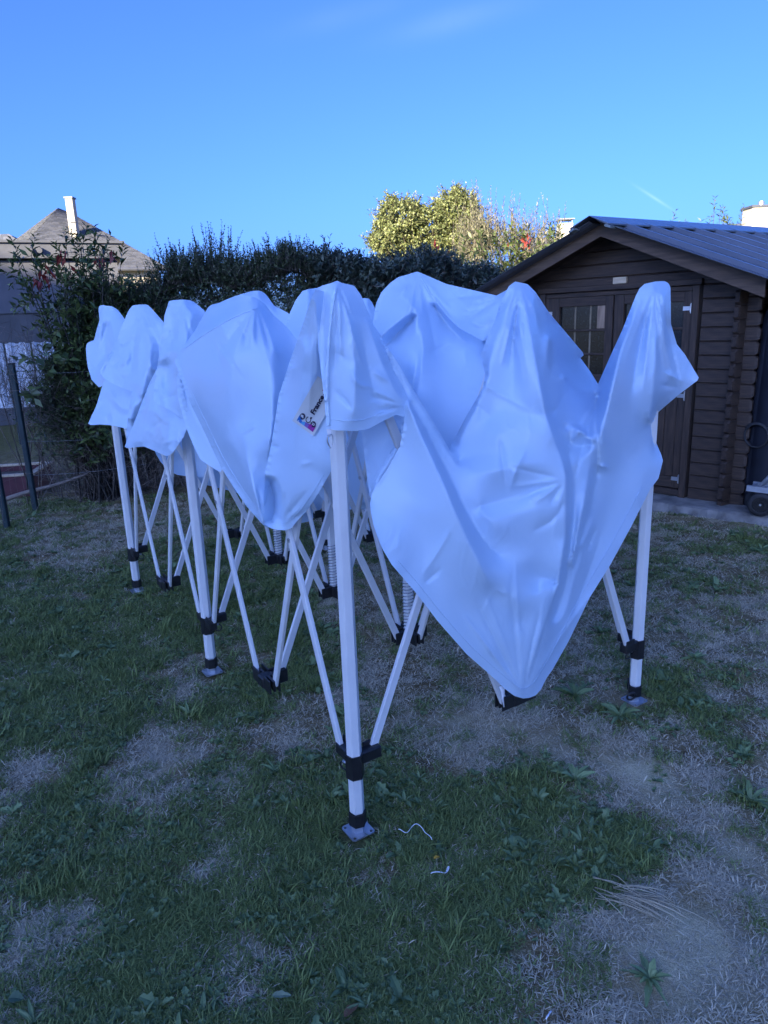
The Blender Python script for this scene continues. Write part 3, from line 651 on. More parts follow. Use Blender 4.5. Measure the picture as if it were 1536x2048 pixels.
xe, xf, xg = px_x(735, 7.1), px_x(860, 7.5), px_x(1010, 8.0)
G2 = 'broad-leaved hedge shrubs along the back'
hedge_bush('hedge_shrub', 'grey-green broad-leaved hedge shrub with upright leafy tips left of the tallest tent peak', 'hedge shrub', xd, xe, 2.06, None, .075, .036, 1000, 9, M['greyleaf'], 26, .30, 9, .065, .032, G2, low=.3)
hedge_bush('hedge_shrub', 'clipped grey-green broad-leaved hedge shrub in front of the sunlit tree', 'hedge shrub', xe, xf, 2.07, None, .078, .036, 1000, 9, M['greyleaf'], 6, .2, 8, .07, .034, G2, low=.3)
hedge_bush('hedge_shrub', 'clipped grey-green broad-leaved hedge shrub touching the left slope of the shed roof', 'hedge shrub', xf, xg, 2.06, None, .075, .036, 1150, 9, M['greyleaf'], 8, .2, 8, .07, .034, G2, low=.3)

def photinia(label, x, y, stems, hmax, L, W, reds, name='photinia_shrub', spread=.55, leafy=10, low=.4):
    root = thing(name, label, 'shrub', (x, y, 0)); p = Plant(); r = Plant(); n = stems
    A = np.stack([x + rng.normal(0, .10, n), y + rng.normal(0, .10, n), np.full(n, .0)], -1)
    top = np.stack([x + rng.normal(0, spread, n), y + rng.normal(0, spread * .5, n), rng.uniform(low * hmax, hmax, n)], -1); top[0] = (x + .05, y, hmax)
    p.stems(A, top, .012, .004)
    for t in (1.0, .86, .7, .55, .42):
        Q = A + (top - A) * t; D = (top - A) + rng.normal(0, .5, (n, 3)) * (1 if t < 1 else .25)
        if t == 1.0: D = np.array([0, 0, 1.0]) + rng.normal(0, .25, (n, 3))
        p.shoots(Q, D, rng.uniform(.12, .26, n), leafy, L, W, jitter=.2, out=.9, tipup=.15, stem_r=.003)
        D2 = rng.normal(0, 1, (n, 3)) * np.array([1, .7, .3]); p.shoots(Q, D2, rng.uniform(.15, .35, n), leafy, L, W, jitter=.2, stem_r=.003)
    for (px, py, Y, k) in reds:
        c0 = at_depth(px, py, Y); P = np.repeat(c0[None], k, 0) + rng.normal(0, .025, (k, 3)); D = rng.normal(0, .4, (k, 3)) + np.array([0, 0, -1.0 if Y < 8 else .6])
        r.leaves(P, D, rng.normal(0, 1, (k, 3)), rng.uniform(.6, 1.0, k) * .10, .032)
    p.build(root, M['photleaf'], M['bark'])
    if r.V:
        o = mesh_obj('red_leaf', np.concatenate(r.V), np.concatenate(r.Q), M['redleaf'], root, world=True); o['kind'] = 'stuff'
    return root
photinia('tall leafy shrub with drooping dark red leaves in front of the grey annex', px_x(165, 6.5), 6.5, 90, 2.20, .090, .032,
         [(90, 540, 6.3, 9), (75, 560, 6.3, 7), (120, 505, 6.3, 4), (200, 515, 6.4, 5), (222, 505, 6.4, 4), (128, 515, 6.3, 3), (85, 555, 6.25, 5)], spread=.26)
photinia('yellow-green leafy shrub with red tips behind the left slope of the shed roof', px_x(1050, 10.2), 10.2, 70, 2.55, .10, .034,
         [(1055, 485, 10.1, 9), (1050, 492, 10.1, 6), (1015, 492, 10.1, 4), (1058, 498, 10.1, 4), (868, 495, 9.6, 3), (910, 500, 9.6, 2)], spread=.55, low=.75)
for (px, py, Y, n, lab) in ((1422, 408, 9.6, 7, 'tall leafy shoot standing above the shed roof'), (1475, 425, 9.8, 10, 'cluster of leafy shoots in front of the cream chimney beyond the shed roof'), (1335, 432, 9.4, 3, 'two-leaved shoot tip just showing over the shed ridge')):
    c0 = at_depth(px, py, Y); photinia(lab, float(c0[0]), float(c0[1]), n, float(c0[2]) - .13, .07, .02, [], name='shrub_shoot', spread=.20 if n > 5 else .06, leafy=9, low=.86)

def tree(label, x, y, hgt, lobes, n, mat, L, W, name='tree', upright=.2, trunk=.10):
    root = thing(name, label, 'tree' if name == 'tree' else 'shrub', (x, y, 0)); p = Plant()
    for (cx, cy, cz, rx, rz, k) in lobes:
        v = unit(rng.normal(0, 1, (k, 3))); rad = rng.uniform(.45, 1.0, k) ** .6
        f = 1 + .28 * fbm(v[:, 0] * 2.3 + cx, v[:, 2] * 2.3 + v[:, 1], 21, 3)
        P = np.array([cx, cy, cz]) + v * (rad * f)[:, None] * np.array([rx, rx, rz])
        D = v * .8 + rng.normal(0, .5, (k, 3)) + np.array([0, 0, upright]); p.shoots(P - unit(D) * .12, D, rng.uniform(.16, .36, k), 10, L, W, jitter=.5, stem_r=.004)
        T = MB(); base = np.array([x, y, hgt * .35]); kk = 7
        B = np.array([cx, cy, cz]) + unit(rng.normal(0, 1, (kk, 3))) * np.array([rx, rx, rz]) * .7; p.stems(np.repeat(base[None], kk, 0), B, .035, .01)
    p.build(root, mat, M['bark'], 'crown', 'limb')
    MB().tube([(x, y, -.05), (x + .04, y, hgt * .2), (x - .02, y, hgt * .4)], [trunk, trunk * .8, trunk * .6], 9).build('trunk', M['bark'], root, True, world=True)
    return root
def P3(px, py, Y): c = at_depth(px, py, Y); return float(c[0]), float(c[1]), float(c[2])
YT = 16.0
t1 = P3(860, 480, YT)
def lobe(px, py, rpx, rzpx, k, dy=0): a = P3(px, py, YT + dy); return (a[0], a[1], a[2], rpx * YT / FPX, rzpx * YT / FPX, k)
tree('sunlit yellow-green tree with rounded double crown above the hedge', t1[0], YT, 4.6,
     [lobe(800, 440, 46, 38, 640), lobe(780, 480, 42, 36, 500), lobe(915, 425, 42, 42, 660), lobe(860, 455, 40, 40, 480), lobe(935, 480, 50, 40, 540), lobe(850, 505, 80, 34, 620, .5), lobe(778, 402, 9, 12, 30), lobe(912, 390, 12, 14, 40), lobe(880, 410, 10, 12, 26)], 0, M['treeleaf'], .07, .042)
def olive():
    x = px_x(1020, 12.2); root = thing('olive_bush', 'pale silvery bush of thin upright shoots between the tree and the shed', 'shrub', (x, 12.2, 0)); p = Plant()
    for (px, py, k, hh) in ((955, 470, 110, .7), (985, 475, 80, .5), (1015, 480, 70, .62), (1045, 485, 75, .66), (1075, 488, 75, .66), (1098, 490, 40, .55), (940, 490, 80, .5)):
        c = at_depth(px, py + 22, 12.2); P = c + rng.normal(0, 1, (k, 3)) * np.array([.13, .25, .16]); D = rng.normal(0, .20, (k, 3)) + np.array([0, 0, 1]); p.shoots(P, D, rng.uniform(.25, 1, k) * hh, 18, .06, .016, jitter=.3, tipup=.5)
    k = 40; A = np.stack([x + rng.normal(0, .4, k), 12.2 + rng.normal(0, .2, k), np.zeros(k)], -1); B = A + np.stack([rng.normal(0, .3, k), rng.normal(0, .2, k), rng.uniform(1.8, 2.4, k)], -1); p.stems(A, B, .02, .006)
    k = 500; P = np.stack([rng.uniform(px_x(930, 12.2), px_x(1105, 12.2), k), 12.2 + rng.normal(0, .25, k), rng.uniform(.5, 2.3, k)], -1); p.shoots(P, rng.normal(0, .5, (k, 3)) + np.array([0, -.2, .6]), .35, 12, .06, .016)
    p.build(root, M['oliveleaf'], M['twig'])
olive()

# ------------------------------------------------------------------ fence, bare bush, bed and white sheet at the left edge
M['fencegreen'] = material('dark_green_blue_paint', (.012, .030, .036), (.018, .042, .05), rough=.45, scale=20)
pb0 = ground_at(72, 1022); ptop = 1.27
fence = thing('wire_fence', 'dark green metal post with sagging wire mesh at the left of the hedge', 'fence', (float(pb0[0]), float(pb0[1]), 0))
MB().box((0, 0, .635), (.042, .042, 1.27), ch=.004).build('post', M['fencegreen'], fence)
MB().box((0, 0, 1.273), (.046, .046, .012), ch=.003).build('post_cap', M['blackplastic'], fence)
p2 = ground_at(-20, 1075); d2v = np.array([float(p2[0] - pb0[0]), float(p2[1] - pb0[1])]); L2 = float(np.hypot(*d2v)); dn = d2v / L2
MB().box((dn[0] * .52, dn[1] * .52, .5), (.04, .04, 1.0), ch=.004).build('post', M['fencegreen'], fence)
wm = MB(); W2 = 2.6
for i in range(14):
    z = .08 + i * .085; pts = [(dn[0] * t * W2, dn[1] * t * W2, z - .03 * math.sin(t * 9 + i)) for t in np.linspace(0, 1, 14)]; wm.tube(pts, .0008, 4, False)
for i in range(26):
    t = (i + .5) / 26; wm.tube([(dn[0] * t * W2 + .01 * math.sin(z * 7 + i), dn[1] * t * W2, z) for z in np.linspace(.06, 1.2, 6)], .0008, 4, False)
o = wm.build('wire_mesh', M['twig'], fence); o['kind'] = 'stuff'
for (za, sag) in ((1.19, .015), (.62, .03), (.32, .02)):
    MB().tube([(t * .9, t * .35, za - sag * math.sin(t * 3.1)) for t in np.linspace(0, 1, 8)], .0011, 5).build('strand', M['greysteel'], fence)

def bare_bush():
    c0 = P3(35, 700, 6.6); root = thing('bare_bush', 'leafless twiggy bush at the left edge behind the fence post', 'shrub', (c0[0], 6.7, 0)); p = Plant(); k = 20
    A = np.stack([c0[0] + rng.normal(0, .25, k), 6.7 + rng.normal(0, .2, k), np.zeros(k)], -1); B = A + np.stack([rng.normal(0, .22, k), rng.normal(0, .15, k), rng.uniform(.7, 1.25, k)], -1); p.stems(A, B, .007, .004)
    for g in range(3):
        A = np.concatenate([B, B, B]); B = A + unit(rng.normal(0, .55, (len(A), 3)) + np.array([0, 0, .6])) * rng.uniform(.1, .34, len(A))[:, None] * (.9 ** g); p.stems(A, B, .0032 - g * .0008, .0018 - g * .0005)
    o = mesh_obj('twig', np.concatenate(p.SV), np.concatenate(p.SQ), M['twig'], root, world=True); o['kind'] = 'stuff'
    q = Plant(); k = 60; P = np.stack([c0[0] + rng.normal(.35, .25, k), 6.75 + rng.normal(0, .2, k), rng.uniform(.3, .8, k)], -1); q.shoots(P, rng.normal(0, .6, (k, 3)) + np.array([0, 0, .5]), .22, 8, .04, .022)
    o = mesh_obj('foliage', np.concatenate(q.V), np.concatenate(q.Q), M['fineleaf'], root, world=True); o['kind'] = 'stuff'
    q = Plant(); k = 16
    for (px, py, Y) in ((62, 785, 6.1), (100, 705, 6.1), (45, 720, 6.1), (130, 720, 6.1), (180, 880, 6.2), (95, 730, 6.15), (210, 760, 6.2), (60, 790, 6.05)):
        c = at_depth(px, py, Y); kk = 6; q.leaves(np.repeat(c[None], kk, 0) + rng.normal(0, .02, (kk, 3)), rng.normal(0, 1, (kk, 3)) * np.array([1, .5, .6]), np.array([0, -.6, .8]) + rng.normal(0, .2, (kk, 3)), rng.uniform(.08, .13, kk), .05)
    o = mesh_obj('broad_leaf', np.concatenate(q.V), np.concatenate(q.Q), M['photleaf'], root, world=True); o['kind'] = 'stuff'
bare_bush()
# grey rail leaning through the hedge
ra, rb = at_depth(0, 1003, 6.2), at_depth(176, 948, 6.35)
rail = MB().tube([tuple(ra + (rb - ra) * t + np.array([0, 0, .008 * math.sin(t * 7)])) for t in np.linspace(0, 1, 9)], [.022, .021, .02, .019, .018, .017, .015, .013, .010], 7).build('branch', M['twig'], None, True)
tag(rail, 'long grey weathered branch leaning low against the hedge behind the fence post', 'branch')
# raised bed with maroon lining
bc = P3(0, 985, 6.9); bed = thing('raised_bed', 'low planter box with pale wooden rim and maroon sides at the left edge', 'planter', (bc[0] - .25, 6.9, 0), .15)
M['maroon'] = material('maroon_board', (.06, .012, .02), (.09, .02, .03), rough=.6, scale=10)
for (cx, cy, dx, dy) in ((0, -.3, 1.3, .03), (0, .3, 1.3, .03), (-.65, 0, .03, .6), (.65, 0, .03, .6)):
    MB().box((cx, cy, .10), (dx, dy, .20)).build('side_board', M['maroon'], bed); MB().box((cx, cy, .212), (dx + .04, dy + .02, .022), ch=.003).build('rim', M['palewood'], bed)
MB().box((0, 0, .08), (1.26, .56, .14)).build('soil', M['bark'], bed)
# bright white sheet hung beyond
wa, wb = at_depth(-60, 662, 10.0), at_depth(118, 655, 10.2); V = []; nn_ = 60
for i in range(nn_ + 1):
    t = i / nn_; x = wa[0] + (wb[0] - wa[0]) * t; y = wa[1] + (wb[1] - wa[1]) * t + .03 * math.sin(i * 1.9) + .02 * math.sin(i * .7)
    V += [(x, y, 1.40 + .01 * math.sin(i * .8)), (x, y + .02 * math.sin(i), .95), (x, y, .52)]
Fc = [(3 * i + k, 3 * i + k + 1, 3 * i + k + 4, 3 * i + k + 3) for i in range(nn_) for k in (0, 1)]
ws = thing('sheet_fence', 'bright white pleated plastic sheet screen beyond the bare twigs at the left', 'screen', (float(wa[0]), float(wa[1]), 0))
mesh_obj('sheet', V, Fc, M['whitesheet'], ws, smooth=True, world=True)
for t in (0.02, .35, .68, .99): MB().tube([(float(wa[0] + (wb[0] - wa[0]) * t), float(wa[1] + .06), 0), (float(wa[0] + (wb[0] - wa[0]) * t), float(wa[1] + .06), 1.42)], .012, 8).build('post', M['fencegreen'], ws, world=True)

# ------------------------------------------------------------------ beside the shed: hand trolley, hose, guessed dark block
def shed_w(x, y, z):
    ca, sa = math.cos(-PHI), math.sin(-PHI); return (2.64 + ca * x - sa * y, 5.28 + sa * x + ca * y, z)
cov = thing('dark_gap_block', 'tall near-black block filling the gap beside the shed wall', 'dark_block', shed_w(.78, .50, 0), -PHI)
V = []; ns = 56
prof = [(1.0, .058), (1.0, .5), (.985, 1.0), (.97, 1.42), (.93, 1.54), (.8, 1.60), (0.0, 1.62)]
for (s_, z) in prof:
    for i in range(ns):
        t = 2 * math.pi * i / ns; e = 10.0; cx = math.copysign(abs(math.cos(t)) ** (2 / e), math.cos(t)); sy = math.copysign(abs(math.sin(t)) ** (2 / e), math.sin(t))
        f = s_ * (1 + .012 * math.sin(9 * t) * (z < 1.5) + .012 * math.sin(23 * t + z)); V.append((cx * .70 * f, sy * .52 * f, z))
Fc = [(r * ns + i, r * ns + (i + 1) % ns, (r + 1) * ns + (i + 1) % ns, (r + 1) * ns + i) for r in range(len(prof) - 1) for i in range(ns)]
mesh_obj('dark_block', V, Fc, M['nearblack'], cov, smooth=True)  # guessed near-black body, added to fill the dark gap
hs = MB()
for k in range(4): hs.ring((0, .01 * k, 0), .085 + .004 * k, .008, (.15, 1, .1 * k), 28, 6)
hose = tag(hs.build('hose', M['rubber'], None, True), 'small coil of dark hose hanging on the log ends beside the shed corner', 'hose'); hose.location = shed_w(.17, -.02, .60); hose.rotation_euler = (0, 0, -PHI)
tr = thing('hand_trolley', 'grey tubular hand trolley with black wheels parked by the shed corner', 'trolley', tuple(ground_at(1520, 1030, .058)), -.62)
WR = .085
for (dx, dy) in ((-.035, .09), (.0, -.03)):
    w = bpy.data.objects.new('wheel', None); link(w, tr); w.location = (dx, dy, WR)
    MB().lathe((0, 0, 0), [(WR * .62, -.02), (WR * .9, -.022), (WR, -.012), (WR, .012), (WR * .9, .022), (WR * .62, .02), (WR * .62, -.02)], (0, 1, 0), 32).build('tyre', M['rubber'], w, True)
    rim = MB().lathe((0, 0, 0), [(.0, -.014), (.018, -.016), (.02, -.008), (WR * .62, -.008), (WR * .62, .008), (0, .008)], (0, 1, 0), 28)
    for k in range(5):
        a = k * 1.2566; rim.box((math.cos(a) * .034, -.012, math.sin(a) * .034), (.022, .006, .022), Matrix.Rotation(-a, 3, 'Y'))
    rim.build('rim', M['blackplastic'], w); MB().lathe((0, 0, 0), [(0, -.02), (.008, -.02), (.008, -.012)], (0, 1, 0), 12).build('axle_cap', M['zinc'], w)
fr_ = MB(); fr_.bar((-.10, -.02, .195), (.75, -.05, .175), .04, .03); fr_.bar((-.08, .12, .195), (.75, .10, .175), .04, .03); fr_.bar((-.06, -.03, .195), (-.06, .13, .195), .035, .025)
fr_.build('platform_rail', M['greysteel'], tr)
MB().tube([(-.03, -.02, .20), (.08, -.02, .36), (.20, -.02, .60)], .011, 10).build('handle', M['greysteel'], tr, True); MB().tube([(-.01, .11, .20), (.14, .11, .36), (.30, .11, .58)], .011, 10).build('handle', M['greysteel'], tr, True)
MB().tube([(-.04, -.02, .18), (.0, -.0, WR)], .012, 8).build('fork', M['blackplastic'], tr)

# ------------------------------------------------------------------ the folding tent: frame
TX, TY, TROT, GU, GV = -.1138, 1.8452, math.radians(32.65), .636, .645     # foot of the nearest leg; grid steps along the long and short side
tent = thing('folding_tent', 'half-folded pop-up tent of white metal legs and slack white canopy', 'tent', (TX, TY, 0), TROT)
vx = np.array([math.cos(TROT), math.sin(TROT), 0]); ux = np.array([-math.sin(TROT), math.cos(TROT), 0])
def node(i, j, z): return Vector((i * GV, j * GU, z))
ZS, ZT = .235, 1.47
def hexa(r, rot=0): return [(r * math.cos(rot + k * math.pi / 3), r * math.sin(rot + k * math.pi / 3)) for k in range(6)]
def zprism(mb, poly, z0, z1): n = len(poly); return mb.add([(x, y, z0) for x, y in poly] + [(x, y, z1) for x, y in poly], [tuple(range(n))[::-1], tuple(range(n, 2 * n))] + [(i, (i + 1) % n, n + (i + 1) % n, n + i) for i in range(n)])
D45 = math.radians(225)
leg0 = None
for (i, j) in ((0, 0), (0, 2), (0, 4), (2, 0), (2, 2), (2, 4)):
    dirs = [(a, b) for (a, b) in ((1, 0), (-1, 0), (0, 1), (0, -1)) if 0 <= i + a <= 2 and 0 <= j + b <= 4]
    if leg0 is None:
        leg = zprism(MB(), hexa(.0235, D45), .075, 1.54).build('leg', M['pole'], tent); leg0 = leg
        bv = leg.modifiers.new('soft', 'BEVEL'); bv.width = .0022; bv.segments = 2; bv.limit_method = 'ANGLE'; bv.angle_limit = .5
        ft = zprism(MB(), hexa(.0205, D45), .008, .075).build('inner_tube', M['zinc'], leg)
        fc = MB(); zprism(fc, hexa(.0275, D45), .030, .072); fc.box((.012, .030, .06), (.02, .022, .05), ch=.003); cfoot = fc.build('foot_collar', M['blackplastic'], leg)
        # foot plate with two slotted holes
        bm = bmesh.new(); R2 = .039; ch_ = .007
        outer = [bm.verts.new((x, y, .004)) for x, y in ((-R2 + ch_, -R2), (R2 - ch_, -R2), (R2, -R2 + ch_), (R2, R2 - ch_), (R2 - ch_, R2), (-R2 + ch_, R2), (-R2, R2 - ch_), (-R2, -R2 + ch_))]
        e = [bm.edges.new((outer[k], outer[(k + 1) % 8])) for k in range(8)]
        for (hx_, hy_) in ((.029, -.029), (-.029, .029), (.029, .029), (-.029, -.029)):
            hv = [bm.verts.new((hx_ + 0.005 * math.cos(t * math.pi / 4), hy_ + 0.005 * math.sin(t * math.pi / 4), .004)) for t in range(8)]; e += [bm.edges.new((hv[k], hv[(k + 1) % 8])) for k in range(8)]
        bmesh.ops.triangle_fill(bm, use_beauty=True, edges=e); r = bmesh.ops.extrude_face_region(bm, geom=bm.faces[:])
        for v in r['geom']:
            if isinstance(v, bmesh.types.BMVert): v.co.z += .004
        bmesh.ops.recalc_face_normals(bm, faces=bm.faces); me = bpy.data.meshes.new('foot_plate'); bm.to_mesh(me); bm.free(); me.materials.append(M['zinc'])
        fp = bpy.data.objects.new('foot_plate', me); link(fp, leg)
        kids = [ft, cfoot, fp]
    else:
        leg = share(leg0, tent)
        for kobj in kids: share(kobj, leg)
    leg.location = node(i, j, 0)
    s = MB(); zprism(s, hexa(.0285, D45), .195, .272)
    for (a, b) in dirs:
        s.box((a * .050, b * .050, .254), (.075 if a else .034, .075 if b else .034, .040), ch=.005)
        s.box((a * .062 + b * .013, b * .062 + a * .013, .262), (.05 if a else .006, .05 if b else .006, .052), ch=.002)
    slider = s.build('slider', M['blackplastic'], leg)
    pd = {(0, 0): (-.014, .042), (2, 0): (-.046, .004), (0, 2): (.044, -.012), (0, 4): (.044, -.012)}.get((i, j), (.04, .0))
    rg = MB(); rg.ring((pd[0], pd[1], .212), .0145, .0028, (pd[1], -pd[0], .008), 20, 6); rg.build('pull_ring', M['blackplastic'], slider, True)
    pn = MB(); pn.tube([(pd[0] * .6, pd[1] * .6, .226), (pd[0] * 1.05, pd[1] * 1.05, .228)], .0055, 8); pn.build('pull_pin', M['zinc'], slider, True)
    if (i, j) == (2, 0):
        rg = MB(); rg.ring((-.048, -.022, .048), .0175, .004, (.02, .048, .012), 20, 6); rg.build('pull_ring', M['blackplastic'], leg, True)
    tb = MB(); tb.box((0, 0, 1.49), (.056, .056, .05), ch=.006)
    for (a, b) in dirs: tb.box((a * .035, b * .035, 1.47), (.04 if a else .026, .04 if b else .026, .034), ch=.005)
    tb.build('top_bracket', M['blackplastic'], leg)
legs_at = {(0, 0), (0, 2), (0, 4), (2, 0), (2, 2), (2, 4)}
def bar_between(a, b, za, zb, off):
    A = node(*a, za); B = node(*b, zb); d = (node(*b, 0) - node(*a, 0)).normalized(); n = Vector((-d.y, d.x, 0))
    A = A + d * .062 + n * off; B = B - d * .062 + n * off
    m = MB(); w, t, c = .0265, .0135, .0022
    prof = [(-w / 2 + c, -t / 2), (w / 2 - c, -t / 2), (w / 2, -t / 2 + c), (w / 2, t / 2 - c), (w / 2 - c, t / 2), (-w / 2 + c, t / 2), (-w / 2, t / 2 - c), (-w / 2, -t / 2 + c)]
    ax = (B - A).cross(n); m.prism(prof, A, B, ax)
    return m.build('scissor_bar', M['pole'], tent)
for i in range(3):
    for j in range(5):
        for (a, b) in ((1, 0), (0, 1)):
            if i + a <= 2 and j + b <= 4:
                c1 = bar_between((i, j), (i + a, j + b), ZS + .01, ZT, .0075); c2 = bar_between((i, j), (i + a, j + b), ZT, ZS + .01, -.0075)
                A = node(i + a / 2, j + b / 2, (ZS + .01 + ZT) / 2); n = Vector((-b, a, 0))
                MB().lathe(A - n * .018, [(0, 0), (.008, 0), (.008, .004), (.005, .005), (.005, .031), (.008, .032), (.008, .036), (0, .036)], n, 10).build('pivot_bolt', M['zinc'], c1)
        if (i, j) in legs_at: continue
        h = MB(); h2 = MB()
        for mb, z in ((h, ZS + .004), (h2, ZT)):
            if z == ZT: mb.box((0, 0, 0), (.06, .06, .04), ch=.006); mb.build('hub', M['blackplastic'], tent).location = node(i, j, z); continue
            mb.box((0, 0, 0), (.052, .052, .046), ch=.006)
            for (a, b) in ((1, 0), (-1, 0), (0, 1), (0, -1)):
                if 0 <= i + a <= 2 and 0 <= j + b <= 4:
                    mb.box((a * .047, b * .047, .004), (.062 if a else .010, .062 if b else .010, .046), ch=.004)
                    mb.box((a * .047 - b * .018, b * .047 - a * .018, .004), (.062 if a else .006, .062 if b else .006, .052), ch=.002); mb.box((a * .047 + b * .018, b * .047 + a * .018, .004), (.062 if a else .006, .062 if b else .006, .052), ch=.002)
            o = mb.build('hub', M['blackplastic'], tent); o.location = node(i, j, z)
        if i == 1 and 0 < j < 4:
            zt = {1: 1.63, 2: 1.60, 3: 1.60}[j]; A = node(i, j, 0)
            post = MB().bar(A + Vector((0, 0, ZS + .03)), A + Vector((0, 0, zt)), .028, .028, (1, 0, 0)).build('centre_post', M['pole'], tent)
            MB().bar(A + Vector((0, 0, .62)), A + Vector((0, 0, zt + .005)), .034, .034, (1, 0, 0)).build('post_sleeve', M['pole'], post)
            sp = []; turns = 15
            for k in range(turns * 14 + 1): t = k / (turns * 14); sp.append(A + Vector((.0225 * math.cos(t * turns * 6.2832), .0225 * math.sin(t * turns * 6.2832), ZS + .028 + t * .215)))
            MB().tube(sp, .0021, 5).build('spring', M['springsteel'], post, True)
            MB().lathe(A + Vector((0, 0, zt)), [(0, .012), (.03, .012), (.034, 0), (.0, 0)], n=14).build('post_cap', M['blackplastic'], post)

# ------------------------------------------------------------------ the canopy: sheets of slack cloth draped over the frame
# A sheet is traced by its outline and fold lines; every point is (x, y, j): seen along the ray through that point of the photograph and lying on the
# upright plane parallel to the tent's short side, j grid steps behind the nearest leg. Between the fold lines the cloth hangs as a taut film.
def on_plane(px, py, j):
    d = ray(px, py); F0 = np.array([TX, TY, 0]) + np.asarray(j)[..., None] * GU * ux
    t = ((F0 - cC) @ ux) / (d @ ux); return cC + d * t[..., None]
def dense(pts, step):
    out = []
    for (x0, y0, j0), (x1, y1, j1) in zip(pts[:-1], pts[1:]):
        n = max(1, int(math.ceil(math.hypot(x1 - x0, y1 - y0) / step))); t = np.arange(n) / n
        out.append(np.stack([x0 + (x1 - x0) * t, y0 + (y1 - y0) * t, j0 + (j1 - j0) * t], -1))
    out.append(np.array([pts[-1]], float)); return np.concatenate(out)
def rounded(pts, it=2):
    p = np.array(pts, float)
    for _ in range(it):
        q = np.empty((2 * len(p), p.shape[1])); q[0] = p[0]; q[-1] = p[-1]; q[1:-1:2] = p[:-1] * .75 + p[1:] * .25; q[2:-1:2] = p[:-1] * .25 + p[1:] * .75; p = q
    return [tuple(x) for x in p]
def relax(u, dom, fix, val, n):
    for _ in range(n):
        s = np.zeros_like(u); c = np.zeros_like(u)
        for ax_, sh_ in ((0, 1), (0, -1), (1, 1), (1, -1)):
            m = np.roll(dom, sh_, ax_); s += np.where(m, np.roll(u, sh_, ax_), 0); c += m
        u = np.where(fix, val, np.where(dom, s / np.maximum(c, 1), 0))
    return u
def film(dom, fix, val):
    if min(dom.shape) > 16:
        H, W = dom.shape; h, w = (H + 1) // 2, (W + 1) // 2
        pad = lambda a: np.pad(a, ((0, 2 * h - H), (0, 2 * w - W))).reshape(h, 2, w, 2)
        f = pad(fix); n = f.sum((1, 3)); v = pad(np.where(fix, val, 0)).sum((1, 3)) / np.maximum(n, 1)
        u = film(pad(dom).any((1, 3)), n > 0, v).repeat(2, 0).repeat(2, 1)[:H, :W]; its = 60
    else: u = np.full(dom.shape, val[fix].mean()); its = 300
    return relax(u, dom, fix, val, its)
def facet(u, dom, fix, its=4, rad=4, sr=.55, n=160):
    """taut cloth folds along lines and stays flat between them: an edge-keeping filter of the slopes, then the height is rebuilt from the slopes"""
    ex = dom & np.roll(dom, -1, 1); ey = dom & np.roll(dom, -1, 0); ex[:, -1] = False; ey[-1] = False
    gx = np.where(ex, np.roll(u, -1, 1) - u, 0); gy = np.where(ey, np.roll(u, -1, 0) - u, 0); core = ex & ey
    s2 = (sr * (np.median(np.abs(gx[core] - np.median(gx[core]))) + np.median(np.abs(gy[core] - np.median(gy[core]))))) ** 2
    for _ in range(its):
        ax_ = np.zeros_like(u); ay_ = np.zeros_like(u); w_ = np.full(u.shape, 1e-12)
        for dy in range(-rad, rad + 1):
            for dx in range(-rad, rad + 1):
                d2 = dx * dx + dy * dy
                if d2 > rad * rad: continue
                hx = np.roll(np.roll(gx, dy, 0), dx, 1); hy = np.roll(np.roll(gy, dy, 0), dx, 1); m = np.roll(np.roll(core, dy, 0), dx, 1)
                w = m * np.exp(-d2 / (1.1 * rad * rad) - ((hx - gx) ** 2 + (hy - gy) ** 2) / (2 * s2)); ax_ += w * hx; ay_ += w * hy; w_ += w
        gx = np.where(core, ax_ / w_, gx); gy = np.where(core, ay_ / w_, gy); s2 *= .8
    v = u.copy()
    for _ in range(n):
        s = np.where(ex, np.roll(v, -1, 1) - gx, 0) + np.where(np.roll(ex, 1, 1), np.roll(v, 1, 1) + np.roll(gx, 1, 1), 0) + np.where(ey, np.roll(v, -1, 0) - gy, 0) + np.where(np.roll(ey, 1, 0), np.roll(v, 1, 0) + np.roll(gy, 1, 0), 0)
        c = ex.astype(int) + np.roll(ex, 1, 1) + ey + np.roll(ey, 1, 0)
        v = np.where(fix | (c == 0), u, s / np.maximum(c, 1))
    return v
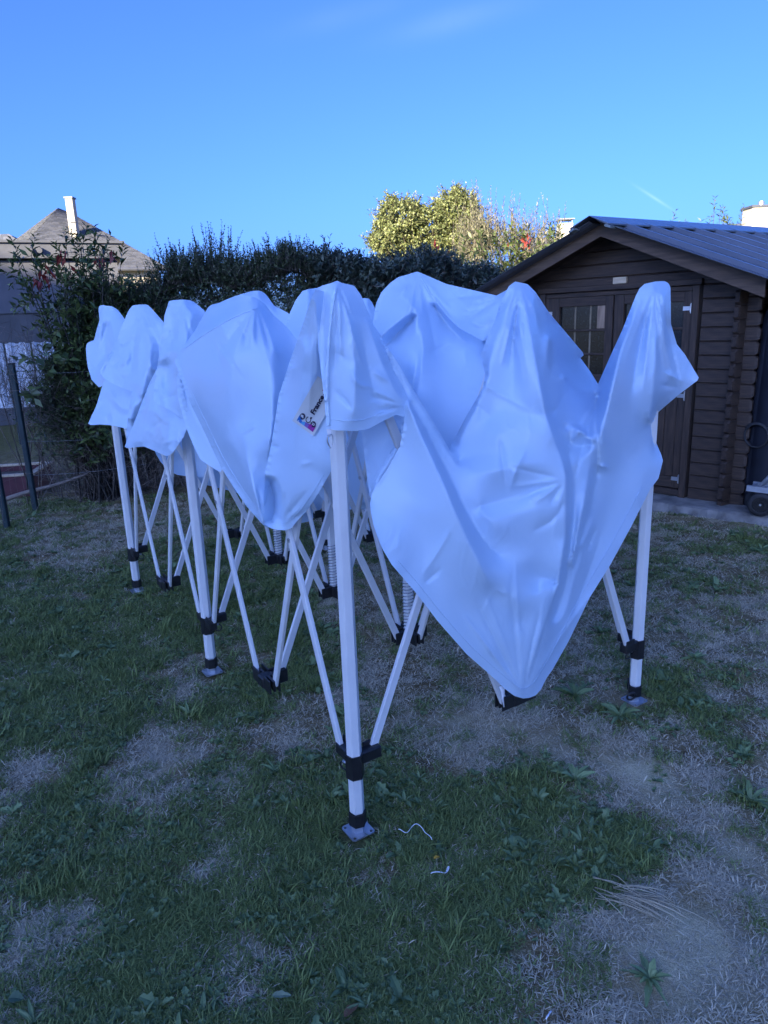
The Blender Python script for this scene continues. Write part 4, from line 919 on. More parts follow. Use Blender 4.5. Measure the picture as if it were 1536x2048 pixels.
class Sheet:
    def __init__(s, outline, lines=(), creases=(), g=3.0, wr=.010, wscale=70, soft=1, seed=1, dirx=0.0, curve=1, push=0.0, relief=1.0, fans=(), facets=.6):
        outline = [(p[0], p[1], p[2] - push) for p in outline]; lines = [[(p[0], p[1], p[2] - push) for p in l] for l in lines]
        out = [tuple(p) for p in outline]; out = out + [out[0]]
        od = dense(out, g * .4); s.g = g; s.x0 = od[:, 0].min() - 4 * g; s.y0 = od[:, 1].min() - 4 * g
        W = int((od[:, 0].max() - s.x0) / g) + 6; H = int((od[:, 1].max() - s.y0) / g) + 6
        X = s.x0 + np.arange(W) * g; Y = s.y0 + np.arange(H) * g; XX, YY = np.meshgrid(X, Y)
        ins = np.zeros((H, W), bool)
        for (xa_, ya, _), (xb_, yb, _) in zip(out[:-1], out[1:]):
            if ya == yb: continue
            cond = (ya > YY) != (yb > YY); ins ^= cond & (XX < (xb_ - xa_) * (YY - ya) / (yb - ya) + xa_)
        acc = np.zeros((H, W)); cnt = np.zeros((H, W))
        def put(p, w=1.0):
            a = np.clip(np.rint((p[:, 1] - s.y0) / g).astype(int), 0, H - 1); b = np.clip(np.rint((p[:, 0] - s.x0) / g).astype(int), 0, W - 1)
            np.add.at(acc, (a, b), p[:, 2] * w); np.add.at(cnt, (a, b), w)
        put(od)
        for l in lines: put(dense(rounded(l, curve) if len(l) > 2 else l, g * .4), 3.0)
        fix = cnt > 0; dom = ins | fix; val = acc / np.maximum(cnt, 1e-9)
        u = film(dom, fix, val)
        if relief != 1.0:
            a0 = np.zeros((H, W)); c0 = np.zeros((H, W)); acc, cnt = a0, c0; put(od); f0 = cnt > 0; b0 = film(dom, f0, acc / np.maximum(cnt, 1e-9)); u = b0 + relief * (u - b0)
        for _ in range(soft):
            a = np.zeros_like(u); c = np.zeros_like(u)
            for dy in (-1, 0, 1):
                for dx in (-1, 0, 1):
                    m = np.roll(np.roll(dom, dy, 0), dx, 1); wgt = 1.0 if dx == 0 and dy == 0 else .5; a += wgt * np.where(m, np.roll(np.roll(u, dy, 0), dx, 1), 0); c += wgt * m
            u = np.where(dom, a / np.maximum(c, 1), u)
        if facets:
            qx, qy = XX / (wscale * 1.8), YY / (wscale * 2.6); wx, wy = qx + .6 * perlin(qx, qy, seed + 25), qy + .6 * perlin(qx + 9, qy, seed + 26)
            u = u - wr * 2.2 * (1 - np.minimum(np.abs(perlin(wx, wy, seed + 27)) * 1.8, 1))
            acc, cnt = np.zeros((H, W)), np.zeros((H, W)); put(od); u = facet(u, dom, cnt > 0, sr=facets)
        # crumples: sharp-edged little folds where the cloth is slack
        xr = XX * math.cos(dirx) + YY * math.sin(dirx); yr = -XX * math.sin(dirx) + YY * math.cos(dirx)
        qx, qy = xr / wscale, yr / (wscale * 1.9)
        wx, wy = qx + .5 * perlin(qx * 1.7, qy * 1.7, seed + 5), qy + .5 * perlin(qx * 1.7 + 9, qy * 1.7, seed + 6)
        rid = lambda a, b, sd: 1 - np.minimum(np.abs(perlin(a, b, sd)) * 1.9, 1)
        slack = smooth(-.15, .5, perlin(XX / 130, YY / 130, seed + 50))
        u = u - wr * (.75 * rid(wx, wy, seed) ** 2.2 * slack + .30 * rid(wx * 2.6, wy * 2.1, seed + 1) ** 2 * slack + .35 * perlin(qx * .6, qy * .6, seed + 2))
        creases = list(creases); fr_ = np.random.default_rng(seed + 500)
        for (fx, fy, a0_, a1_, nf, lo, hi, am) in fans:      # pleats that fan out from a point the cloth hangs from
            for q in range(nf):
                an = math.radians(a0_ + (a1_ - a0_) * (q + fr_.uniform(.2, .8)) / nf); r0 = fr_.uniform(8, 22); r1 = r0 + fr_.uniform(lo, hi); bend = fr_.normal(0, .05); pts = [(fx + math.cos(an + bend * t) * (r0 + (r1 - r0) * t), fy + math.sin(an + bend * t) * (r0 + (r1 - r0) * t), 0) for t in (0, .33, .66, 1)]
                creases.append((pts, 1.7 * am * fr_.uniform(.4, 1.2) * (1 if q % 2 else -.8), fr_.uniform(3.0, 6.0)))
        for (pts, amp, wid) in creases:
            p = dense(rounded(pts, 2) if len(pts) > 2 else pts, 3); d2 = np.full(XX.shape, 1e9); tt = np.zeros(XX.shape)
            for q, (a, b, _) in enumerate(p):
                d_ = (XX - a) ** 2 + (YY - b) ** 2; m = d_ < d2; d2[m] = d_[m]; tt[m] = q / len(p)
            u = u + amp * np.exp(-np.sqrt(d2) / wid) * np.sin(np.clip(tt, .02, .98) * np.pi) ** .5
        s.u = u; s.dom = dom; s.XX = XX; s.YY = YY; s.ins = ins; s.od = od
    def sample(s, px, py):
        fx = np.clip((np.asarray(px, float) - s.x0) / s.g, 0, s.u.shape[1] - 1.01); fy = np.clip((np.asarray(py, float) - s.y0) / s.g, 0, s.u.shape[0] - 1.01)
        a, b = fy.astype(int), fx.astype(int); ty, tx = fy - a, fx - b; r = 0; w = 0
        for dy in (0, 1):
            for dx in (0, 1):
                m = s.dom[a + dy, b + dx] * ((ty if dy else 1 - ty) * (tx if dx else 1 - tx) + 1e-6); r = r + m * s.u[a + dy, b + dx]; w = w + m
        return r / np.maximum(w, 1e-9)
    def mesh(s):
        ins = s.ins; q = ins[:-1, :-1] & ins[:-1, 1:] & ins[1:, 1:] & ins[1:, :-1]
        used = np.zeros_like(ins)
        for a, b in ((slice(None, -1), slice(None, -1)), (slice(None, -1), slice(1, None)), (slice(1, None), slice(1, None)), (slice(1, None), slice(None, -1))): used[a, b] |= q
        full = q.copy(); cellcount = np.zeros(ins.shape, int)
        for a, b in ((slice(None, -1), slice(None, -1)), (slice(None, -1), slice(1, None)), (slice(1, None), slice(1, None)), (slice(1, None), slice(None, -1))): cellcount[a, b] += q
        bnd = used & (cellcount < 4); PX = s.XX.copy(); PY = s.YY.copy(); J = s.u.copy(); od = s.od
        ii = np.argwhere(bnd)
        for k0 in range(0, len(ii), 400):
            blk = ii[k0:k0 + 400]; bx = s.XX[blk[:, 0], blk[:, 1]]; by = s.YY[blk[:, 0], blk[:, 1]]
            d = (bx[:, None] - od[None, :, 0]) ** 2 + (by[:, None] - od[None, :, 1]) ** 2; n = d.argmin(1)
            PX[blk[:, 0], blk[:, 1]] = od[n, 0]; PY[blk[:, 0], blk[:, 1]] = od[n, 1]
        num = np.full(ins.shape, -1); num[used] = np.arange(used.sum())
        Fq = np.stack([num[:-1, :-1][q], num[1:, :-1][q], num[1:, 1:][q], num[:-1, 1:][q]], -1)
        return on_plane(PX[used], PY[used], J[used]), Fq
sheets = {}
def sheet(name, *a, **k): sheets[name] = Sheet(*a, **k)

sheet('front', [(1018, 572, 0), (1030, 563, 0), (1055, 568, .02), (1071, 584, .03), (1098, 625, .22), (1121, 652, .5), (1148, 684, .7), (1169, 709, .8), (1161, 716, .78),
    (1180, 742, .55), (1196, 768, .35), (1221, 711, .05), (1244, 661, .03), (1271, 593, 0), (1279, 577, 0), (1289, 568, 0), (1310, 563, 0), (1328, 562, .02), (1337, 566, .02), (1341, 575, .02), (1342, 648, .02),
    (1354, 689, .02), (1370, 709, .0), (1386, 736, 0), (1399, 758, -.06), (1358, 789, 0), (1317, 824, .05), (1308, 848, .08), (1308, 866, .07), (1313, 887, .04), (1322, 908, -.02), (1326, 921, -.05), (1317, 957, -.08),
    (1300, 979, -.1), (1262, 1054, -.12), (1221, 1129, -.14), (1179, 1196, -.16), (1137, 1283, -.17), (1106, 1338, -.18), (1092, 1358, -.18), (1082, 1379, -.18), (1071, 1391, -.18), (1058, 1396, -.18), (1046, 1397, -.18), (1029, 1392, -.18), (1010, 1378, -.18),
    (992, 1360, -.18), (933, 1308, -.18), (875, 1242, -.17), (833, 1187, -.16), (783, 1129, -.14), (765, 1098, -.12), (754, 1071, -.1), (747, 1050, -.07), (742, 1025, -.05), (740, 1008, -.03), (743, 990, -.02), (750, 975, -.02), (775, 937, -.03), (800, 892, -.06), (806, 860, -.075), (809, 833, -.08),
    (803, 790, -.03), (780, 720, -.01), (748, 651, 0), (760, 669, 0), (777, 698, -.01), (803, 738, -.02), (824, 775, -.03), (851, 817, -.04), (880, 866, -.05), (899, 899, -.03), (904, 886, .12), (934, 830, .06), (966, 775, -.02),
    (970, 748, 0), (961, 711, .03), (975, 675, .0), (990, 640, .03), (1003, 600, .03)],
  [[(1046, 580, -.02), (1046, 602, -.05), (1060, 670, -.11), (1085, 793, -.19), (1091, 834, -.21), (1121, 912, -.25), (1134, 951, -.28), (1134, 1021, -.29), (1133, 1067, -.29), (1125, 1117, -.295), (1114, 1175, -.29), (1092, 1238, -.275), (1067, 1312, -.245), (1040, 1383, -.205)],
   [(1062, 600, -.02), (1080, 680, -.04), (1100, 760, -.06), (1115, 830, -.08), (1138, 905, -.13), (1148, 960, -.17), (1148, 1030, -.175), (1143, 1100, -.18), (1128, 1180, -.185), (1107, 1240, -.19)],
   [(1280, 588, -.02), (1262, 650, -.07), (1240, 702, -.10), (1212, 816, -.12), (1199, 884, -.14), (1187, 953, -.15), (1165, 1090, -.18), (1130, 1230, -.20), (1090, 1330, -.2)],
   [(1290, 640, -.025), (1270, 760, -.06), (1255, 860, -.075), (1235, 960, -.09), (1200, 1080, -.12), (1150, 1220, -.155)],
   [(1306, 575, -.03), (1313, 640, -.075), (1310, 720, -.11), (1305, 795, -.10), (1300, 840, -.06)],
   [(1325, 590, -.06), (1328, 660, -.07), (1330, 730, -.05), (1345, 765, -.03)],
   [(1303, 860, .02), (1296, 920, -.08), (1275, 1000, -.125)],
   [(1196, 790, .25), (1182, 845, .0), (1176, 870, -.06)],
   [(1098, 675, -.0), (1092, 730, -.06), (1087, 780, -.13)],
   [(1128, 755, .04), (1111, 780, -.02), (1096, 806, -.13)], [(1143, 775, .12), (1120, 805, .0), (1105, 830, -.09)],
   [(1130, 852, -.02), (1151, 857, -.11), (1175, 872, -.12), (1203, 889, -.155)], [(1203, 889, -.155), (1180, 905, -.14), (1162, 925, -.15), (1142, 932, -.16)],
   [(1138, 882, -.05), (1160, 895, -.07), (1178, 888, -.09)], [(1150, 840, -.0), (1168, 855, .0)],
   [(1178, 925, -.15), (1170, 990, -.20), (1155, 1060, -.225), (1140, 1130, -.235)], [(1191, 930, -.08), (1183, 1000, -.115), (1169, 1060, -.15), (1150, 1140, -.17)],
   [(1032, 575, -.02), (1018, 620, -.06), (1011, 638, -.08), (992, 680, -.07), (979, 720, -.06), (977, 760, -.09), (945, 830, -.04), (920, 880, .0)],
   [(1033, 620, -.02), (1028, 700, -.06), (1024, 790, -.10)], [(1040, 650, -.09), (1052, 720, -.14), (1062, 790, -.17)],
   [(972, 838, -.05), (998, 819, -.095), (1039, 820, -.13), (1084, 830, -.185)], [(985, 856, -.10), (1022, 850, -.155), (1062, 868, -.20), (1102, 880, -.24)],
   [(916, 921, -.03), (955, 905, -.08), (993, 898, -.14), (998, 870, -.155)], [(948, 950, -.14), (1000, 940, -.21), (1060, 925, -.245), (1118, 945, -.265)],
   [(955, 1015, -.135), (990, 1004, -.165), (1040, 990, -.205), (1086, 968, -.24)], [(1000, 1035, -.22), (1060, 1018, -.26), (1122, 1005, -.285)],
   [(760, 680, -.03), (803, 747, -.045), (824, 784, -.06), (851, 827, -.07), (880, 877, -.08), (910, 925, -.10), (945, 985, -.15), (983, 1050, -.22), (1010, 1064, -.225), (1060, 1095, -.24), (1098, 1112, -.255)],
   [(815, 805, -.10), (840, 870, -.155), (870, 930, -.19), (900, 1000, -.23), (925, 1060, -.255), (960, 1130, -.27), (978, 1168, -.265)],
   [(822, 808, -.05), (850, 852, -.075), (886, 922, -.09), (916, 985, -.12), (943, 1040, -.15), (975, 1090, -.18), (1003, 1112, -.20)],
   [(812, 840, -.09), (815, 900, -.095), (826, 980, -.12), (835, 1060, -.14), (862, 1130, -.165), (905, 1200, -.185), (960, 1265, -.20)],
   [(1050, 1122, -.255), (1073, 1150, -.215), (1080, 1182, -.245)], [(1080, 1150, -.225), (1112, 1166, -.235)], [(998, 1160, -.255), (1030, 1200, -.27), (1052, 1216, -.265), (1088, 1174, -.27)], [(985, 1185, -.225), (1015, 1225, -.23), (1045, 1245, -.23)],
   [(1000, 1290, -.215), (1030, 1330, -.21)]],
  [([(1010, 650, 0), (1035, 690, 0), (1046, 760, 0)], -.018, 6.5), ([(1000, 600, 0), (985, 640, 0), (968, 672, 0)], .02, 5.76), ([(1062, 640, 0), (1078, 720, 0)], -.02, 4.32), ([(1100, 690, 0), (1107, 720, 0), (1100, 760, 0)], .02, 5.04),
   ([(1225, 740, 0), (1205, 830, 0)], .02, 4.32), ([(1328, 745, 0), (1362, 762, 0)], -.025, 5.04), ([(1322, 770, 0), (1350, 775, 0)], .02, 4.32), ([(845, 1150, 0), (885, 1090, 0), (900, 1060, 0)], -.012, 5.76), ([(850, 1165, 0), (880, 1140, 0)], .012, 4.32),
   ([(1000, 880, 0), (1010, 960, 0)], .02, 5.04), ([(1020, 980, 0), (1035, 930, 0), (1050, 905, 0)], -.015, 4.32), ([(1060, 1000, 0), (1084, 985, 0)], -.02, 4.32), ([(1130, 1000, 0), (1110, 1040, 0), (1070, 1060, 0)], .015, 6.5),
   ([(1186, 1040, 0), (1165, 1090, 0), (1150, 1100, 0)], -.02, 4.32), ([(1200, 930, 0), (1212, 935, 0)], -.03, 4.32), ([(1176, 1100, 0), (1190, 1060, 0)], .02, 4.32)],
  wr=.0045, wscale=55, seed=3, dirx=.2, push=.03, soft=1, relief=1.3,
  fans=[(1042, 568, 60, 125, 9, 60, 190, .016), (1312, 566, 65, 118, 7, 70, 230, .018), (1046, 1392, 232, 305, 9, 90, 260, .010), (1130, 960, 100, 200, 6, 40, 110, .010), (700, 610, 30, 62, 5, 150, 420, .010), (1190, 800, 70, 130, 6, 50, 160, .014)])
sheet('inner', [(722, 852, .16), (814, 822, -.02), (809, 850, -.01), (801, 893, -.01), (777, 939, -.005), (752, 977, .0), (744, 1005, .0), (739, 990, .06), (733, 945, .12), (728, 900, .16)], [[(770, 880, .08), (755, 930, .06)]], wr=.004, seed=8)
sheet('hood', [(632, 577, .01), (645, 571, 0), (663, 566, -.01), (674, 561, -.01), (684, 566, -.01), (708, 571, 0), (722, 590, 0), (748, 651, 0), (760, 669, -.01), (787, 740, -.04), (808, 777, -.07), (815, 795, -.09), (818, 806, -.1), (814, 822, -.1), (808, 835, -.1), (793, 829, -.11),
    (764, 843, -.12), (737, 858, -.12), (711, 862, -.11), (674, 861, -.09), (653, 857, -.06), (649, 804, -.045), (644, 759, -.03), (637, 698, -.01), (632, 619, .01)],
  [[(674, 566, -.03), (666, 603, -.055), (661, 645, -.068), (656, 698, -.072), (653, 751, -.07), (651, 804, -.068)], [(667, 640, -.06), (663, 720, -.062), (662, 800, -.064)], [(690, 600, -.055), (705, 680, -.10), (712, 760, -.135), (708, 830, -.13)], [(735, 640, -.04), (760, 720, -.085), (785, 775, -.115), (800, 800, -.12)],
   [(722, 660, -.05), (742, 760, -.085), (757, 815, -.105)], [(650, 590, 0), (648, 650, -.012), (646, 740, -.02)]],
  [([(700, 740, 0), (715, 770, 0), (745, 775, 0)], -.018, 5.04), ([(672, 780, 0), (690, 800, 0), (700, 815, 0)], .014, 4.32), ([(745, 740, 0), (770, 760, 0)], -.02, 5.04), ([(676, 705, 0), (690, 720, 0)], .012, 3.5999999999999996)], wr=.004, wscale=45, seed=12, push=.01, soft=1, relief=1.25, fans=[(676, 563, 62, 100, 7, 50, 170, .014), (812, 812, 150, 215, 5, 25, 70, .010)])
sheet('panel', [(624, 593, .05), (632, 577, .05), (652, 585, .08), (658, 700, .14), (662, 800, .17), (669, 930, .19), (655, 955, .24), (637, 986, .29), (615, 1020, .38), (595, 1041, .45), (583, 1056, .5), (572, 1061, .53), (557, 1060, .55), (543, 1057, .58), (526, 1048, .62), (528, 1000, .6), (530, 946, .56), (542, 891, .53), (558, 790, .46), (579, 725, .37), (600, 664, .22)],
  [[(584, 738, .30), (605, 742, .235), (629, 751, .155)], [(590, 765, .30), (622, 775, .19)], [(560, 810, .425), (550, 880, .475), (544, 935, .50)], [(612, 690, .145), (600, 800, .27), (590, 900, .34), (588, 980, .385)], [(530, 946, .55), (545, 950, .49), (559, 962, .47), (566, 1000, .465), (568, 1022, .48), (575, 1050, .5)],
   [(540, 965, .66), (545, 1010, .72), (541, 1040, .66)], [(629, 598, .05), (634, 680, .10), (634, 746, .14)], [(643, 900, .215), (620, 960, .30), (600, 1000, .37)]],
  [([(540, 895, 0), (552, 893, 0)], .03, 3.5999999999999996), ([(600, 930, 0), (620, 925, 0)], -.012, 4.32), ([(580, 1020, 0), (590, 1040, 0)], .012, 3.5), ([(556, 1030, 0), (563, 1050, 0)], .012, 3.5)], wr=.005, wscale=50, seed=15, push=.085, soft=1, relief=1.2, fans=[(628, 592, 80, 112, 6, 60, 220, .012), (560, 1056, 260, 330, 6, 30, 110, .012)])
sheet('lobe', [(350, 722, 1.6), (356, 708, 1.6), (367, 693, 1.6), (392, 658, 1.7), (411, 623, 1.75), (417, 614, 1.7), (424, 609, 1.6), (438, 606, 1.5), (455, 598, 1.3), (473, 591, 1.12), (484, 590, 1.05), (495, 592, 1.0), (512, 595, 1.0), (530, 608, 1.0), (547, 630, .98), (575, 655, .92), (596, 683, .82), (608, 720, .78),
    (602, 780, .72), (578, 900, .72), (560, 1000, .72), (548, 1058, .70), (527, 1051, .66), (494, 1014, .85), (468, 976, 1.0), (441, 933, 1.15), (406, 859, 1.32), (386, 818, 1.4), (371, 785, 1.46), (360, 752, 1.53), (353, 731, 1.57)],
  [[(360, 706, 1.55), (367, 697, 1.52), (385, 683, 1.44), (427, 656, 1.24), (469, 632, 1.04), (517, 615, .90)], [(400, 740, 1.27), (420, 820, 1.15), (452, 900, 1.02)], [(505, 645, .88), (497, 740, .86), (490, 862, .87)], [(489, 864, .82), (497, 930, .77), (526, 1045, .62)],
   [(470, 700, .93), (455, 790, .95), (462, 860, .96)], [(545, 690, .77), (548, 800, .68), (538, 900, .645)], [(575, 680, .84), (572, 780, .72)], [(358, 735, 1.54), (372, 790, 1.43), (400, 855, 1.30)]],
  [([(487, 866, 0), (500, 858, 0), (508, 850, 0)], -.03, 3.5999999999999996), ([(440, 645, 0), (455, 680, 0)], -.025, 5.76), ([(470, 640, 0), (490, 670, 0), (500, 700, 0)], .02, 6.5), ([(455, 870, 0), (470, 920, 0)], -.012, 3.5)], wr=.005, wscale=80, seed=21, push=.12, soft=1, relief=1.35, fans=[(512, 606, 60, 130, 8, 40, 170, .016), (420, 660, 40, 80, 4, 40, 120, .012), (527, 1046, 230, 285, 6, 50, 200, .012)])
sheet('lobe_under', [(355, 740, 1.66), (371, 785, 1.58), (406, 855, 1.44), (445, 930, 1.28), (445, 945, 1.28), (438, 943, 1.30), (420, 932, 1.36), (401, 919, 1.42), (385, 887, 1.5), (371, 852, 1.58), (357, 799, 1.65), (352, 760, 1.68)], [], wr=.006, seed=22, push=.04)
sheet('back_lump', [(400, 650, 2.5), (424, 609, 2.8), (438, 606, 2.9), (460, 596, 3), (483, 588, 3), (505, 582, 3), (518, 581, 3), (526, 584, 3), (533, 590, 3), (548, 611, 2.9), (563, 619, 2.75), (578, 627, 2.6), (600, 690, 2.2), (590, 760, 2.3), (500, 740, 2.6), (430, 700, 2.6)],
  [[(518, 585, 2.93), (520, 640, 2.75), (525, 720, 2.6)], [(540, 612, 2.8), (560, 650, 2.6)]], wr=.012, seed=25)
sheet('mid_lump', [(560, 680, 2), (579, 627, 2), (590, 603, 2), (596, 594, 2), (605, 582, 2), (618, 578, 2), (632, 576, 2), (660, 573, 2), (690, 590, 2), (700, 720, 1.8), (640, 780, 1.5), (575, 760, 1.6)], [[(618, 582, 1.93), (612, 640, 1.82), (605, 720, 1.65)]], wr=.012, seed=26)
sheet('far_bump', [(690, 640, 2.9), (712, 602, 3), (721, 597, 3), (730, 596, 3), (738, 597, 3), (745, 606, 3), (752, 622, 2.9), (768, 680, 2.7), (745, 740, 2.7), (695, 720, 2.8)], [[(735, 600, 2.93), (742, 680, 2.7)]], wr=.01, seed=27)
sheet('lump', [(735, 690, 1.0), (742, 660, 1.08), (747, 638, 1.1), (752, 607, 1.1), (763, 584, 1.08), (780, 566, 1.05), (797, 554, 1.02), (815, 549, 1.0), (834, 543, 1.0), (842, 546, .98), (893, 568, .8), (945, 580, .6), (993, 591, .4), (1022, 575, .2), (1045, 590, .15), (1040, 680, .2), (1010, 760, .25), (980, 840, .28), (940, 900, .3), (915, 945, .22), (880, 910, .3), (845, 850, .35), (800, 775, .4), (765, 720, .7)],
  [[(788, 582, .97), (812, 600, .85), (829, 616, .76)], [(829, 616, .76), (836, 716, .67), (825, 773, .63), (815, 800, .56)], [(829, 618, .79), (795, 645, .84), (761, 672, .87)], [(832, 632, .84), (795, 668, .93), (772, 692, .90)], [(842, 640, .74), (846, 716, .60), (838, 773, .54)],
   [(838, 549, .94), (870, 602, .77), (911, 652, .62), (940, 668, .46), (968, 682, .27)], [(868, 612, .84), (905, 662, .74), (935, 684, .62)], [(880, 690, .68), (885, 780, .50), (892, 850, .37)], [(925, 610, .58), (955, 640, .42)], [(930, 720, .58), (915, 800, .42)]],
  [([(800, 590, 0), (812, 575, 0)], -.03, 4.32), ([(855, 580, 0), (880, 600, 0), (900, 630, 0)], -.02, 4.32), ([(930, 625, 0), (960, 618, 0), (985, 605, 0)], .025, 5.76), ([(935, 640, 0), (965, 655, 0), (985, 640, 0)], -.025, 5.04), ([(870, 700, 0), (900, 690, 0)], .012, 5.76)], wr=.006, wscale=60, seed=31, push=.05, soft=1, relief=1.3, fans=[(836, 548, 40, 110, 7, 40, 150, .014), (1010, 590, 130, 185, 6, 30, 110, .018)])
sheet('left_flap', [(338, 602, 2.02), (350, 600, 2.0), (364, 599, 1.98), (378, 600, 1.97), (387, 603, 1.97), (403, 616, 1.9), (411, 623, 1.85), (402, 650, 1.82), (385, 680, 1.74), (368, 697, 1.70), (356, 716, 1.68), (362, 765, 1.64), (374, 812, 1.6), (385, 850, 1.58), (367, 838, 1.70), (335, 818, 1.85), (306, 803, 1.98), (312, 750, 2.03), (320, 700, 2.05), (327, 650, 2.06), (329, 630, 2.05)],
  [[(366, 602, 1.93), (364, 650, 1.85), (361, 676, 1.81), (340, 700, 1.86), (320, 722, 1.98)], [(345, 640, 1.98), (345, 670, 1.97)], [(335, 730, 1.99), (332, 770, 1.96)], [(350, 710, 1.80), (353, 760, 1.75), (358, 810, 1.72)], [(385, 625, 1.84), (376, 670, 1.76)]], [([(325, 800, 0), (350, 790, 0)], .02, 4.32), ([(330, 690, 0), (350, 680, 0)], .02, 3.5999999999999996)], facets=.3, wr=.014, wscale=30, seed=33, push=.07, soft=1, relief=1.2, fans=[(362, 601, 65, 110, 6, 30, 110, .016)])
sheet('left_lower', [(297, 771, 2.3), (312, 740, 2.2), (330, 720, 2.15), (355, 800, 1.92), (375, 848, 1.76), (372, 862, 1.76), (367, 874, 1.77), (346, 905, 1.87), (338, 911, 1.92), (332, 912, 1.96), (318, 906, 2.08), (300, 898, 2.2), (288, 893, 2.3), (276, 894, 2.4), (248, 897, 2.56), (258, 870, 2.52), (266, 852, 2.48), (282, 810, 2.4)],
  [[(302, 800, 2.2), (290, 850, 2.26), (278, 886, 2.33)], [(318, 790, 2.14), (312, 850, 2.14), (305, 885, 2.16)], [(335, 800, 1.98), (338, 850, 1.9), (335, 890, 1.9)]], [([(300, 860, 0), (318, 845, 0), (328, 850, 0)], .02, 3.5999999999999996), ([(325, 890, 0), (345, 880, 0)], -.02, 3.5999999999999996), ([(310, 820, 0), (325, 840, 0)], -.02, 3.5999999999999996)], facets=.3, wr=.016, wscale=30, seed=34, push=.04)
sheet('third_flap', [(253, 630, 3.07), (258, 620, 3.05), (265, 611, 3.03), (280, 609, 3), (295, 609, 2.98), (304, 618, 2.9), (327, 644, 2.6), (335, 694, 2.55), (325, 743, 2.55), (310, 790, 2.6), (280, 870, 2.68), (252, 893, 2.72), (253, 857, 2.70), (263, 783, 2.75), (245, 776, 2.85), (227, 768, 2.95), (207, 756, 3.03), (199, 745, 3.07), (210, 725, 3.09), (220, 708, 3.1), (234, 676, 3.1)],
  [[(290, 612, 2.93), (284, 641, 2.84), (279, 676, 2.78), (273, 760, 2.68), (262, 840, 2.6)], [(272, 645, 2.98), (266, 690, 2.95), (262, 740, 2.86)], [(305, 640, 2.74), (298, 720, 2.56), (284, 790, 2.5)], [(240, 690, 3.0), (226, 740, 2.97)]], [([(240, 690, 0), (262, 680, 0)], .03, 3.5999999999999996), ([(235, 735, 0), (262, 715, 0)], -.03, 3.5999999999999996), ([(222, 735, 0), (240, 720, 0)], .03, 3.5)], facets=.3, wr=.018, wscale=28, seed=36, push=.08, soft=1, relief=1.2, fans=[(284, 612, 65, 120, 6, 30, 130, .018)])
sheet('third_lower', [(209, 758, 3.27), (228, 760, 3.15), (264, 775, 2.95), (262, 850, 2.9), (253, 857, 2.92), (242, 855, 2.96), (230, 852, 3.0), (215, 850, 3.08), (199, 849, 3.15), (188, 850, 3.22), (175, 850, 3.3), (183, 832, 3.3), (192, 813, 3.28)], [[(225, 780, 3.1), (218, 840, 3.07)], [(205, 800, 3.2), (198, 840, 3.17)]], facets=.3, wr=.016, wscale=30, seed=37)
sheet('end_flap', [(197, 615, 4.07), (199, 612, 4.05), (203, 610, 4.0), (225, 613, 3.95), (236, 620, 3.9), (248, 636, 3.75), (256, 652, 3.5), (242, 690, 3.35), (226, 720, 3.3), (212, 765, 3.45), (199, 776, 3.65), (183, 759, 3.9), (180, 748, 4.0), (176, 736, 4.05), (173, 715, 4.1), (172, 697, 4.12), (173, 688, 4.12), (178, 684, 4.12), (188, 680, 4.1), (193, 660, 4.1), (199, 641, 4.08)],
  [[(226, 616, 3.87), (222, 680, 3.72), (215, 740, 3.56)], [(206, 625, 3.97), (200, 670, 3.96), (194, 720, 3.94), (191, 750, 3.88)], [(213, 650, 3.98), (209, 720, 3.84)]], facets=.3, wr=.011, wscale=28, seed=38, push=.08, soft=1, relief=1.2, fans=[(215, 613, 70, 115, 5, 30, 90, .016)])
sheet('far_end', [(300, 850, 4.1), (310, 905, 4.1), (322, 925, 4.1), (340, 943, 4.1), (355, 950, 4.1), (371, 952, 4.1), (403, 968, 4.1), (434, 975, 4.1), (470, 984, 4.1), (510, 1004, 4.1), (560, 1030, 4.1), (585, 1042, 4.1), (603, 1046, 4.1), (622, 1042, 4.1), (640, 1020, 4.05), (655, 1000, 4), (655, 700, 4), (560, 650, 4), (300, 660, 4.1)],
  [[(350, 700, 4.05), (345, 930, 4.2)], [(430, 700, 4.0), (420, 960, 4.0)], [(510, 700, 4.0), (500, 990, 4.2)], [(590, 700, 4.0), (595, 1030, 3.95)]], wr=.02, wscale=60, seed=40, g=4)
sheet('far_side', [(610, 950, 4.0), (637, 988, 3.95), (650, 1004, 3.9), (669, 1017, 3.75), (700, 1019, 3.4), (720, 1018, 3.2), (742, 1021, 3.05), (800, 1040, 2.6), (870, 1020, 2.0), (1000, 950, 1.3), (1000, 720, 1.3), (760, 720, 2.6), (650, 720, 3.8), (610, 730, 4.0)],
  [[(690, 740, 3.4), (690, 1010, 3.55)], [(725, 760, 3.1), (722, 1010, 3.0)], [(780, 760, 2.6), (780, 1020, 2.8)]], wr=.02, wscale=60, seed=41, g=4)
CV = []; CQ = []; cn = 0
for k_, s_ in sheets.items():
    v, q = s_.mesh(); CV.append(v); CQ.append(q + cn); cn += len(v)
canopy = mesh_obj('canopy', np.concatenate(CV), np.concatenate(CQ), M['cloth'], tent, smooth=True, world=True)

